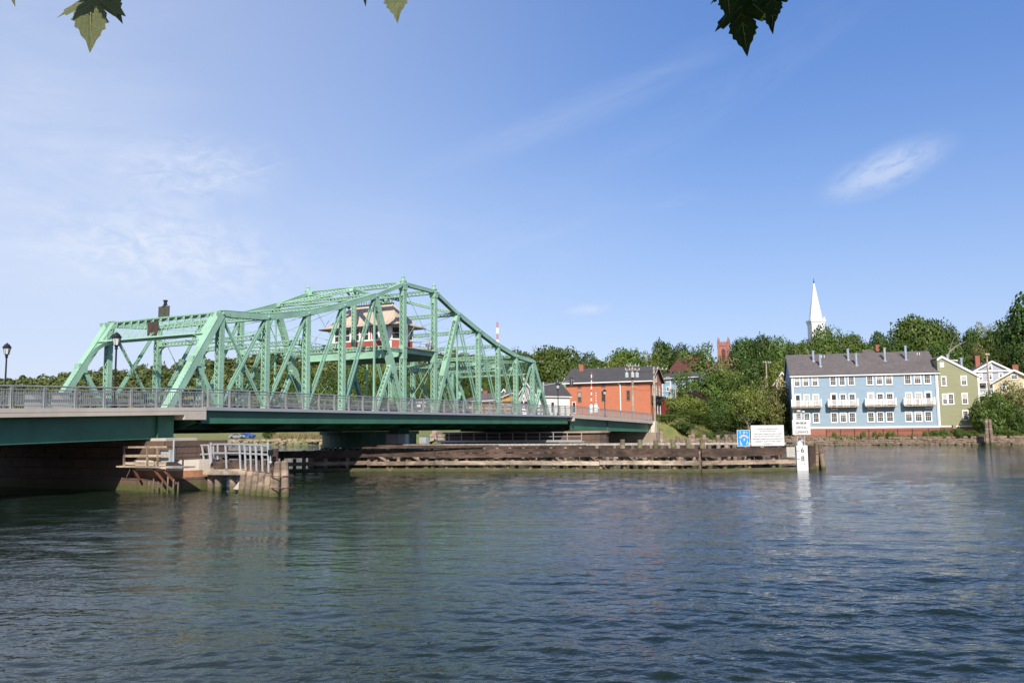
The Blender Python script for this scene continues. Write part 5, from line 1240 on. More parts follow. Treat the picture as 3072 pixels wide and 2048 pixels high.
# churches
stp = thing('church_steeple', 'white pointed church steeple rising above the trees', 'steeple', at(2447, 1010, 360) * [1, 1, 0] + [0, 0, 15])
c0 = at(2447, 960, 360); rb = (2467 - 2427) / 2 / FPX * 360; ht = at(2440, 850, 360)[2]
mb = MB(); mb.lathe([c0[0], 360, 0], [(rb, c0[2]), (.25, ht)], 8, sq=True); mb.build('spire', M['steeple'], stp)
mb = MB(); mb.lathe([c0[0], 360, 0], [(.12, ht), (.3, ht + .7), (.12, ht + 1.1), (.10, ht + 2.2)], 8); mb.build('finial', M['black'], stp)
mb = MB(); w = rb * 1.12; mb.box(c0[0] - w, c0[0] + w, 360 - w, 360 + w, c0[2] - 1.0, c0[2] - .1); mb.box(c0[0] - w * .9, c0[0] + w * .9, 360 - w * .9, 360 + w * .9, c0[2] - 1.9, c0[2] - 1.0)
for sx in (-1, 1): mb.lathe([c0[0] + sx * w * .85, 360 - w * .85, c0[2] - .1], [(.3, 0), (.3, .7), (.1, 1.1)], 8)
mb.box(c0[0] - w * .85, c0[0] + w * .85, 360 - w * .85, 360 + w * .85, 12, c0[2] - 1.9); mb.build('belfry', M['steeple'], stp)
mb = MB(); mb.box(c0[0] - .9, c0[0] + .9, 360 - w * .87, 360 - w * .84, c0[2] - 7, c0[2] - 2.7); mb.build('louvre', M['cabinet'], stp)
ctw = thing('church_tower', 'square brownstone church tower with corner pinnacles above the trees', 'tower', at(2171, 1060, 310) * [1, 1, 0] + [0, 0, 15])
a, b = at(2153, 1030, 310), at(2189, 1030, 310); zt = a[2]; cx_ = (a[0] + b[0]) / 2; hw = (b[0] - a[0]) / 2
ca, sa = math.cos(.35), math.sin(.35); e1, e2 = np.array([ca, -sa, 0]), np.array([sa, ca, 0]); cc = np.array([cx_, 310, 0]); hw *= .80
mb = MB(); mb.obox(cc + Z_ * (zt / 2 + 6), e1, e2, Z_, hw, hw, zt / 2 - 6); mb.obox(cc + Z_ * (zt - .9), e1, e2, Z_, hw + .12, hw + .12, .15)
for k in np.linspace(-1, 1, 7)[1:-1:1]:
    for e, f in ((e1, e2), (e2, e1)):
        for q in (-1, 1): mb.obox(cc + e * hw * k + f * q * (hw - .15) + Z_ * (zt + .28), e, f, Z_, hw * .10, .15, .28)
for i_ in (-1, 1):
    for j_ in (-1, 1): mb.obox(cc + e1 * hw * i_ + e2 * hw * j_ + Z_ * (zt - 4), e1, e2, Z_, .38, .38, 4.6)
mb.build('masonry', M['brownstone'], ctw)
mb = MB()
for i_ in (-1, 1):
    for j_ in (-1, 1): p = cc + e1 * hw * i_ + e2 * hw * j_; mb.lathe(p + Z_ * (zt + .6), [(.42, 0), (.28, .5), (.05, 1.7)], 6)
mb.build('pinnacles', M['brownstone'], ctw)
mb = MB(); pts = [(-.7, -5.5), (.7, -5.5), (.7, -3)] + [(.7 * math.cos(q), -3 + .9 * math.sin(q)) for q in np.linspace(.3, 2.84, 7)] + [(-.7, -3)]
mb.prism([cc - e2 * (hw + .02) + e1 * u + Z_ * (zt + v) for u, v in pts], e2 * .3); mb.build('belfry_window', M['maroon'], ctw)
M['faded_red'] = mat('faded_red', (.42, .14, .12), .7)
rm = thing('radio_mast', 'red and white striped lattice mast standing far behind the bridge', 'mast', at(1492, 1100, 420) * [1, 1, 0] + [0, 0, 20])
c = at(1492, 965, 420); wd = .42
for k in range(11):
    z1_ = c[2] - k * 3.0; mb = MB()
    for sx, sy in ((-1, -1), (1, -1), (1, 1), (-1, 1)): mb.beam((c[0] + sx * wd, 420 + sy * wd, z1_ - 3), (c[0] + sx * wd, 420 + sy * wd, z1_), .22, .22)
    for f in (-1, 1): mb.beam((c[0] - wd, 420 + f * wd, z1_ - 3), (c[0] + wd, 420 + f * wd, z1_), .16, .16); mb.beam((c[0] + wd, 420 + f * wd, z1_ - 3), (c[0] - wd, 420 + f * wd, z1_), .16, .16)
    mb.build('lattice_section', M['faded_red'] if k % 2 == 0 else M['white'], rm)
mb = MB(); mb.tube((c[0], 420, c[2]), (c[0], 420, c[2] + 3), .09, n=6); mb.build('antenna', M['cabinet'], rm)

# ------------------------------------------------------------------ lamps, signals, gates, poles
def lamp(label, p, h):
    t = thing('street_lamp', label, 'street lamp', p, 'black post lanterns along the bridge')
    p = np.asarray(p, float); k = h / 4.2; mb = MB(); mb.lathe(p, [(.17, 0), (.17, .25), (.10, .35), (.085, .7), (.06, .75), (.05, h - .95), (.09, h - .93), (.09, h - .85), (.06, h - .83), (.14, h - .70)], 10); mb.build('post', M['black'], t)
    mb = MB(); mb.lathe(p + Z_ * (h - .70), [(.13, 0), (.14, .03), (.21, .42), (.21, .43)], 6, sq=True); ln = mb.build('lantern', M['glass_lamp'], t)
    mb = MB()
    for q in range(6):
        a = 2 * math.pi * (q + .5) / 6; d = np.array([math.cos(a), math.sin(a), 0]); mb.beam(p + d * .14 + Z_ * (h - .70), p + d * .222 + Z_ * (h - .27), .03, .02)
    mb.build('cage', M['black'], ln)
    mb = MB(); mb.lathe(p + Z_ * (h - .28), [(.27, 0), (.285, .03), (.235, .09), (.17, .2), (.10, .26), (.035, .30), (.015, .36)], 10); mb.build('cap', M['black'], t)
    return t
lamp('black street lamp at the far left edge behind the bridge railing', B(34.3, 14.3, zl(34.3)), 4.5)
lamp('black street lamp with white lantern in front of the bridge portal', B(32.25, 1.0, zl(32.2)), 4.25)
lamp('black street lamp in front of the brick building', B(109.8, 1.0, zr(109.8)), 3.9)
lamp('black street lamp seen between two truss posts before the yellow house roof', B(98.7, 14.3, 4.85), 4.2)
lamp('black street lamp before the white house, under the hanging traffic signal arm', B(93.9, 1.0, 4.85), 3.95)
sg = at(1630, 1146, 124); sb = np.array([sg[0], 124., 4.5])
ts = thing('traffic_signal', 'grey mast arm with two black traffic signal backs at the far bridge end', 'traffic signal', sb)
mb = MB(); mb.tube(sb, sg, .16, .12, 10); mb.build('mast', M['cabinet'], ts)
a0, a1 = at(1630, 1156, 124), at(1722, 1141, 119); mb = MB(); mb.tube(a0, a1, .10, .06, 8); mb.build('arm', M['cabinet'], ts)
for x, y in ((1673, 1147), (1714, 1144.5)):
    k = (x - 1630) / 92; p = a0 + (a1 - a0) * k; mb = MB(); c = p + np.array([0, -.1, at(x, y, p[1])[2] - p[2]]); mb.box(c[0] - .24, c[0] + .24, c[1] - .05, c[1], c[2] - .62, c[2] + .62); mb.box(c[0] - .17, c[0] + .17, c[1], c[1] + .25, c[2] - .55, c[2] + .55)
    for q in (-.35, 0, .35): mb.tube(c + [0, .25, q], c + [0, .45, q + .02], .14, n=8)
    hd = mb.build('signal_head', M['black'], ts); mb = MB(); mb.box(c[0] - .02, c[0] + .02, c[1] - .08, c[1] - .052, c[2] - .45, c[2] + .45); mb.build('bracket', M['cabinet'], hd)
def gate(label, base, top, w, truss=False):
    t = thing('barrier_gate', label, 'barrier', base, None); base = np.asarray(base, float); top = np.asarray(top, float); n = 12
    for c, nm in ((0, 'white_stripes'), (1, 'red_stripes')):
        mb = MB()
        for k in range(c, n, 2): p, q = base + (top - base) * (k / n), base + (top - base) * ((k + 1) / n); mb.beam(p, q, w, .05, ux)
        mb.build(nm, M['red'] if c else M['white'], t)
    mb = MB(); mb.box(base[0] - .28, base[0] + .22, base[1] - .2, base[1] + .25, base[2] - 1.0, base[2] + .3); mb.box(base[0] + .22, base[0] + .5, base[1] - .1, base[1] + .1, base[2] - 1.0, base[2] - .2)
    mb.build('machine_box', M['white'], t); return t
b_ = at(1774, 1220, 140); gate('tall red and white barrier arm raised in front of the brick building', b_, at(1774.5, 1115, 140), .17)
b_ = at(1788, 1218, 140); gate('short red and white barrier arm beside the tall raised one', b_, at(1788, 1173, 140), .12)
b_ = at(1571, 1225, 130); gate('red and white barrier arm raised behind the last truss panel', b_, at(1571.5, 1125, 130), .15)
def upole(label, x, ytop, ybot, Y, arms, trans=False, r=.16, zbase=None):
    top = at(x, ytop, Y); zb_ = gz(top[0], Y) - .3 if zbase is None else zbase; t = thing('utility_pole', label, 'utility pole', (top[0], Y, zb_))
    mb = MB(); mb.tube((top[0] - .05, Y, zb_), top, r * 1.25, r * .85, 10); mb.build('pole', M['pole_wood'], t)
    for y, xa, xb, rot in arms:
        a, b = at(xa, y, Y - rot), at(xb, y, Y + rot); b[2] = a[2]; mb = MB(); mb.beam(a + [0, -.2, 0], b + [0, -.2, 0], .12, .14, Z_); arm = mb.build('crossarm', M['pole_wood'], t); mb = MB()
        for k in (.03, .3, .7, .97): p = a + (b - a) * k + np.array([0, -.2, .06]); mb.lathe(p, [(.04, 0), (.07, .06), (.05, .12), (.07, .17), (.03, .22)], 8)
        mb.build('insulators', M['white'], arm)
    if trans:
        for dx in (-1.05, 0.02, .85):
            c = at(x, 1133, Y) + np.array([dx * .9, -.45, 0]); mb = MB(); mb.lathe(c, [(.26, 0), (.30, .05), (.30, .75), (.27, .82), (.1, .86), (.06, .9), (.06, 1.1)], 12); mb.obox(c + np.array([0, .3, .4]), ux, np.array([0, 1, 0]), Z_, .08, .15, .3); mb.build('transformer', M['ceramic'], t)
    return t
upole('wooden utility pole with three transformers in front of the brick building', 1896.5, 1095, 1240, 140, ((1097, 1879, 1917, .3), (1109, 1875, 1918, .3)), True, .19)
upole('wooden utility pole at the corner of the brick building with one sideways crossarm', 1961, 1103, 1240, 138, ((1105.5, 1960, 1999, 1.5),), False, .19)
upole('utility pole among the trees left of the blue townhouse', 2298, 1084, 1145, 185, ((1087, 2288, 2312, .6),), False, .17)
upole('bare utility pole standing before the light blue house', 2025.5, 1150, 1205, 188, (), False, .17)
upole('utility pole in front of the grey gabled house', 2960, 1061, 1170, 168, ((1064, 2955, 2966, .5),), False, .17)
mb = MB()
def wire(label, p, q, sag, r=.022):
    p, q = np.asarray(p), np.asarray(q); mb = MB(); n = 10; pts = [p + (q - p) * k / n - Z_ * sag * 4 * (k / n) * (1 - k / n) for k in range(n + 1)]
    for a, b in zip(pts[:-1], pts[1:]): mb.tube(a, b, r, n=5, caps=False)
    tag(mb.build('power_line', M['black']), label, 'wire', 'overhead wires')
for k, y in enumerate((1108, 1150, 1163)): wire('thin black overhead wire between the poles by the brick building', at(1896, y + 1, 139.8), at(1961, y + 2, 137.8), .35, .018)
for k, y in enumerate((1155, 1168, 1178)): wire('thin black overhead wire running from the corner pole past the light blue house', at(1961, y, 138.2), at(2025, y + 6 - k * 3, 188), .6)
for k, y in enumerate((1104, 1131, 1138)): wire('thin black overhead wire crossing in front of the grey gabled house', at(2935, y + 1, 165), at(3080, y - 2, 168), .3)

# ------------------------------------------------------------------ seawall, fences, bank
sw = thing('stone_seawall', 'low seawall of brown rubble stone along the far bank below the houses', 'seawall', (55, 141, 0))
wr_ = random.Random(21); mb = MB()
SEA = [(23.4, 136.0), (40, 139.1), (52, 142.1), (66, 138.7), (81, 134.5), (110, 126)]
for (a, b), (c, d) in zip(SEA[:-1], SEA[1:]):
    Ls = math.hypot(c - a, d - b); u = np.array([(c - a) / Ls, (d - b) / Ls, 0]); n = np.array([u[1], -u[0], 0]); z = -.5
    for row in range(6):
        h = wr_.uniform(.24, .38); x = 0
        while x < Ls:
            ln = wr_.uniform(.35, 1.15); hh = h * wr_.uniform(.85, 1.1) ; p = np.array([a, b, 0]) + u * (x + ln / 2) + n * wr_.uniform(-.10, .16) - n * row * .06 + Z_ * (z + h / 2)
            if not (row == 5 and wr_.random() < .25):
                k = len(mb.v); mb.obox(p, u, n, Z_, ln / 2 * .97, .45, hh / 2 * .97)
                for q in range(k, len(mb.v)): v = np.array(mb.v[q]); mb.v[q] = tuple(v + np.array([wr_.uniform(-.07, .07), wr_.uniform(-.07, .07), wr_.uniform(-.05, .05)]))
            x += ln
        z += h
mb.build('stones', M['wall_stone'], sw)
ledge = MB()
for x in np.arange(24, 100, 1.1):
    yb = np.interp(x, [p[0] for p in SEA], [p[1] for p in SEA]); r = wr_.uniform(.2, .5); k = len(ledge.v); ledge.obox((x, yb - .7 - wr_.uniform(0, .5), -.05), (1, 0, 0), (0, 1, 0), (0, 0, 1), r, r * .7, r * .5)
    for q in range(k, len(ledge.v)): v = np.array(ledge.v[q]); ledge.v[q] = tuple(v + np.array([wr_.uniform(-.12, .12) for _ in range(3)]))
ledge.build('toe_stones', M['timber_green'], sw)
def fence(label, pts, h, panel=2.4):
    t = thing('iron_fence', label, 'fence', (pts[0][0], pts[0][1], gz(*pts[0])))
    mbp_, n = MB(), 0
    for (a, b), (c, d) in zip(pts[:-1], pts[1:]):
        L_ = math.hypot(c - a, d - b); k = max(1, round(L_ / panel))
        for i in range(k):
            p, q = (a + (c - a) * i / k, b + (d - b) * i / k), (a + (c - a) * (i + 1) / k, b + (d - b) * (i + 1) / k); P_, Q_ = np.array([*p, gz(*p)]), np.array([*q, gz(*q)])
            for z in (.15, h - .2, h): mbp_.beam(P_ + Z_ * z, Q_ + Z_ * z, .05, .06)
            m_ = int(L_ / k / .16)
            for w in range(1, m_): x = P_ + (Q_ - P_) * w / m_; mbp_.beam(x + Z_ * .1, x + Z_ * h, .022, .022)
            mb = MB(); mb.beam(P_ - Z_ * .2, P_ + Z_ * (h + .12), .10, .10); mb.lathe(P_ + Z_ * (h + .12), [(.05, 0), (.02, .08)], 6); mb.build('fence_post', M['black'], t)
    mbp_.build('pickets', M['black'], t)
fence('black iron picket fence on the lawn behind the long fender', [(25.5, 138.6), (40, 140.8), (46, 142.4)], 1.25, 2.2)
fence('black iron picket fence in front of the brick base of the blue townhouse', [(53, 143.6), (66, 140.3), (73, 138.4)], 1.35, 2.3)
pw = thing('plank_gate', 'brown board gate between the blue townhouse and the green house base', 'gate', at(2830, 1290, 143))
a, b = at(2818, 1281, 143.4), at(2857, 1299, 143.4); mb = MB()
for k in range(9): mb.box(a[0] + (b[0] - a[0]) * k / 9, a[0] + (b[0] - a[0]) * (k + .93) / 9, 143.1, 143.2, .9, a[2])
mb.build('boards', M['brown_board'], pw); mb = MB(); mb.box(b[0], b[0] + .5, 143.0, 143.5, .8, a[2] + .35); mb.build('stone_post', M['stone_pale'], pw, uv=True)
c = at(2968, 1318, 133.5); c[2] = 0
cluster('cluster of three tall weathered piles on the shore at the right', [(float((c + d) @ S_), float((c + d) @ T_) - DIST) for d in (np.array([-.32, 0, 0]), np.array([.28, 0, 0]), np.array([0, .35, 0]))], (4.05, 3.9, 3.95), .1, .27, (1.0,))
rb_ = MB(); rr = random.Random(8)
for k in range(70):
    p = np.array([-15.5 + rr.gauss(0, 1.2), 171 + rr.gauss(0, 1.0), 0]); r = rr.uniform(.3, .8); z = max(.6, 2.9 - abs(p[0] + 15.5) * 1.1) * rr.uniform(.5, 1); j = len(rb_.v)
    rb_.obox(p + Z_ * z, nrm([1, rr.uniform(-.6, .6), rr.uniform(-.4, .4)]), (0, 1, 0), (0, 0, 1), r, r * .7, r * .55)
    for q in range(j, len(rb_.v)): rb_.v[q] = tuple(np.array(rb_.v[q]) + [rr.uniform(-.15, .15) for _ in range(3)])
tag(rb_.build('stone_pile', M['stone_pale'], uv=True), 'heap of pale broken stone on the far bank seen under the bridge', 'stone pile')
rb_ = MB()
for k in range(160):
    x = rr.uniform(-78, -38); y = np.interp(x, SHORE[:, 0], SHORE[:, 1]) + rr.uniform(-.5, 2.5); r = rr.uniform(.2, .6); j = len(rb_.v); rb_.obox((x, y, rr.uniform(.4, 1.2)), (1, 0, 0), (0, 1, 0), (0, 0, 1), r, r * .7, r * .5)
    for q in range(j, len(rb_.v)): rb_.v[q] = tuple(np.array(rb_.v[q]) + [rr.uniform(-.12, .12) for _ in range(3)])
tag(rb_.build('shore_rocks', M['stone_pale'], uv=True), 'pale rocks strewn along the far grassy bank seen under the bridge', 'rocks', kind='stuff')

# parked vehicles
def car(label, p, rot, paint, van=False):
    t = thing('parked_van' if van else 'parked_car', label, 'van' if van else 'car', p, None, rot); Lc, Wc = (5.2, 2.0) if van else (4.4, 1.8); h = 2.1 if van else 1.42
    prof = [(-Lc / 2, .35), (Lc / 2, .35), (Lc / 2, .75), (Lc / 2 - .1, .95)] + ([(Lc / 2 - .9, 1.2), (Lc / 2 - 1.5, h), (-Lc / 2 + .05, h)] if van else [(Lc / 2 - 1.15, 1.02), (Lc / 2 - 1.75, h), (-Lc / 2 + 1.1, h), (-Lc / 2 + .35, 1.0)]) + [(-Lc / 2, .9)]
    mb = MB(); mb.prism([(x, -Wc / 2, z) for x, z in prof], (0, Wc, 0)); mb.build('body', M[paint], t, local=True)
    mb = MB(); zt = h - .12
    if van: mb.prism([(Lc / 2 - 2.4, -Wc / 2 - .012, 1.2), (Lc / 2 - 1.15, -Wc / 2 - .012, 1.2), (Lc / 2 - 1.6, -Wc / 2 - .012, zt), (Lc / 2 - 2.4, -Wc / 2 - .012, zt)], (0, Wc + .024, 0))
    else: mb.prism([(-Lc / 2 + .75, -Wc / 2 - .012, 1.0), (Lc / 2 - 1.3, -Wc / 2 - .012, 1.0), (Lc / 2 - 1.8, -Wc / 2 - .012, zt), (-Lc / 2 + 1.2, -Wc / 2 - .012, zt)], (0, Wc + .024, 0))
    mb.build('windows', M['pane'], t, local=True)
    for x in (-Lc * .3, Lc * .31):
        for y in (-Wc / 2 - .02, Wc / 2 - .18): mb = MB(); mb.tube((x, y, .34), (x, y + .2, .34), .34, n=14); mb.build('wheel', M['tyre'], t, local=True)
    return t
def on_ground(x, Y): X = (x - 1536) / FPX * Y * 1.0; return (X, Y, gz(X, Y))
car('dark grey car parked on the far bank under the bridge, left of the blue car', on_ground(712, 236), .3, 'car_grey'); car('bright blue car parked on the far bank under the bridge', on_ground(743, 237), -.2, 'car_blue')
for k, x in enumerate((700, 752, 805)): car('white van parked on the far slope behind the bridge railing', on_ground(x, 268 + k), .15 * k, 'car_white', True)['group'] = 'white vans on the far slope'

# ------------------------------------------------------------------ trees
def leaf_quads(C, N, q, rg, jit=.55, asp=1.0):
    """one small leaf clump card per point, loosely facing along N"""
    n = len(C); d = N + rg.normal(0, jit, (n, 3)); d /= np.linalg.norm(d, axis=1)[:, None] + 1e-9
    r = rg.normal(0, 1, (n, 3)); a = np.cross(d, r); a /= np.linalg.norm(a, axis=1)[:, None] + 1e-9; b = np.cross(d, a)
    sz = q * rg.uniform(.55, 1.3, (n, 1)); a = a * sz; b = b * sz * asp
    V = np.stack([C - a * .9 - b * .3, C + a * .15 - b, C + a + b * .25, C - a * .2 + b], 1).reshape(-1, 3)
    nm = N * .85 + d * .24 + np.array([0, 0, .12]); nm /= np.linalg.norm(nm, axis=1)[:, None] + 1e-9
    return V, np.repeat(nm, 4, 0)
def crown(seed, rx=.5, rz=.42, zc=.56, lobes=30, per=190, q=.03, droop=0.0, spread=.72, lr=(.16, .27), flat=1.0):
    rg = np.random.default_rng(seed); Vs = []; 
    d = rg.normal(0, 1, (lobes, 3)); d /= np.linalg.norm(d, axis=1)[:, None]; d[:, 2] = d[:, 2] * .9 + .12
    rad_ = spread * rg.uniform(.55, 1.0, (lobes, 1)); cen = d * rad_ * np.array([rx, rx, rz]); R_ = rg.uniform(*lr, lobes) * rx / .5
    for c, r in zip(cen, R_):
        m_ = int(per * (r / (.2 * rx / .5)) ** 2); n = rg.normal(0, 1, (m_, 3)); n /= np.linalg.norm(n, axis=1)[:, None]
        keep = (n[:, 2] > -.55) | (rg.random(m_) < .35); n = n[keep]
        p = c + n * r * rg.uniform(.72, 1.08, (len(n), 1)) * np.array([1, 1, flat]); p[:, 2] += zc - droop * np.hypot(p[:, 0], p[:, 1]) ** 2
        Vs.append(leaf_quads(p, n, q, rg))
    k = int(lobes * per * .12); n = rg.normal(0, 1, (k, 3)); n /= np.linalg.norm(n, axis=1)[:, None]
    p = n * np.array([rx, rx, rz]) * .5 * rg.uniform(.5, 1, (k, 1)); p[:, 2] += zc; Vs.append(leaf_quads(p, n, q * 1.6, rg))
    return np.concatenate([v[0] for v in Vs]), np.concatenate([v[1] for v in Vs])
def limbs(seed, zc=.56, rx=.5, n=7, r=.022, lean=.05, fork=.28):
    rg = random.Random(seed); mb = MB(); x = y = 0; pts = [(0, 0, -.04)]
    for k in range(1, 6): x += rg.uniform(-lean, lean) * .5; y += rg.uniform(-lean, lean) * .5; pts.append((x, y, zc * k / 5))
    for k in range(5): mb.tube(pts[k], pts[k + 1], r * (1.25 - .2 * k), r * (1.05 - .2 * k), 8, caps=False)
    for k in range(n):
        z = fork + (zc - fork) * k / n; i = min(4, int(z / zc * 5)); f = z / zc * 5 - i; p = np.array(pts[i]) * (1 - f) + np.array(pts[i + 1]) * f; a = k * 2.4 + rg.uniform(-.5, .5)
        L_ = rx * rg.uniform(.6, .9); q1 = p + np.array([math.cos(a) * L_ * .5, math.sin(a) * L_ * .5, L_ * .45]); q2 = q1 + np.array([math.cos(a + .3) * L_ * .4, math.sin(a + .3) * L_ * .4, L_ * .35])
        mb.tube(p, q1, r * .5, r * .32, 6, caps=False); mb.tube(q1, q2, r * .32, r * .12, 5, caps=False)
    return mb
PROTO = {}
def proto_tree(kind, v):
    key = (kind, v)
    if key in PROTO: return PROTO[key]
    sd_ = 100 + v * 17 + len(kind)
    if kind == 'round': kw = dict(rx=.46, rz=.40, zc=.58, lobes=34, per=290, q=.0165)
    elif kind == 'tall': kw = dict(rx=.33, rz=.46, zc=.53, lobes=34, per=250, q=.015, lr=(.15, .26))
    elif kind == 'feather': kw = dict(rx=.42, rz=.42, zc=.56, lobes=42, per=170, q=.0145, lr=(.12, .20), spread=.95, flat=.6)
    elif kind == 'open': kw = dict(rx=.55, rz=.34, zc=.64, lobes=34, per=130, q=.0155, lr=(.13, .22), spread=.95, flat=.55)
    elif kind == 'bush': kw = dict(rx=.52, rz=.48, zc=.46, lobes=32, per=270, q=.019, spread=.8, flat=.8)
    me_v, me_n = crown(sd_, **kw); rad_p = np.hypot(me_v[:, 0], me_v[:, 1]); kx_ = kw['rx'] / np.percentile(rad_p, 97); me_v[:, :2] *= kx_; z1_ = np.percentile(me_v[:, 2], 99.7); z0_ = kw['zc'] - kw['rz'] * .95; zl_ = np.percentile(me_v[:, 2], 1); me_v[:, 2] = z0_ + (me_v[:, 2] - zl_) * (.97 - z0_) / (z1_ - zl_); o = raw_mesh('crown', me_v, np.arange(len(me_v)).reshape(-1, 4), M['leaf_mid'], normals=me_n); cm = o.data; bpy.data.objects.remove(o)
    if kind == 'bush': tb = limbs(sd_, .4, .5, 6, .018, .1, .08)
    elif kind == 'open': tb = limbs(sd_, .62, .55, 10, .026, .12, .16)
    else: tb = limbs(sd_, .56, .42, 7, .020, .06, .25)
    o = tb.build('trunk', M['trunk']); tm = o.data; bpy.data.objects.remove(o)
    PROTO[key] = (cm, tm); return PROTO[key]
CM = {}
def tree(label, kind, v, x, ytop, halfw, Y, leaf, zbase=None, group=None, name='tree', cat='tree', pale=False):
    """tree of given kind: crown centre column x, top row ytop and half width read off the photo, standing at depth Y"""
    cm, tm = proto_tree(kind, v); top = at(x, ytop, Y); zb_ = gz(top[0], Y) if zbase is None else zbase; H_ = max(1.2, top[2] - zb_); Wd = halfw / FPX * Y
    rx = {'round': .46, 'tall': .33, 'feather': .42, 'open': .55, 'bush': .52}[kind]; sx = Wd / rx; htop = .98
    key = (kind, v, leaf, pale)
    if key not in CM:
        c2 = cm.copy(); c2.materials.clear(); c2.materials.append(M[leaf]); t2 = tm
        if pale: t2 = tm.copy(); t2.materials.clear(); t2.materials.append(M['trunk_pale'])
        CM[key] = (c2, t2)
    t = thing(name, label, cat, (top[0], Y, zb_), group, random.uniform(0, 6.28)); t.scale = (sx, sx, H_ / htop)
    for nm, me in (('crown', CM[key][0]), ('trunk', CM[key][1])):
        o = bpy.data.objects.new(nm, me); scene.collection.objects.link(o); o.parent = t
    return t
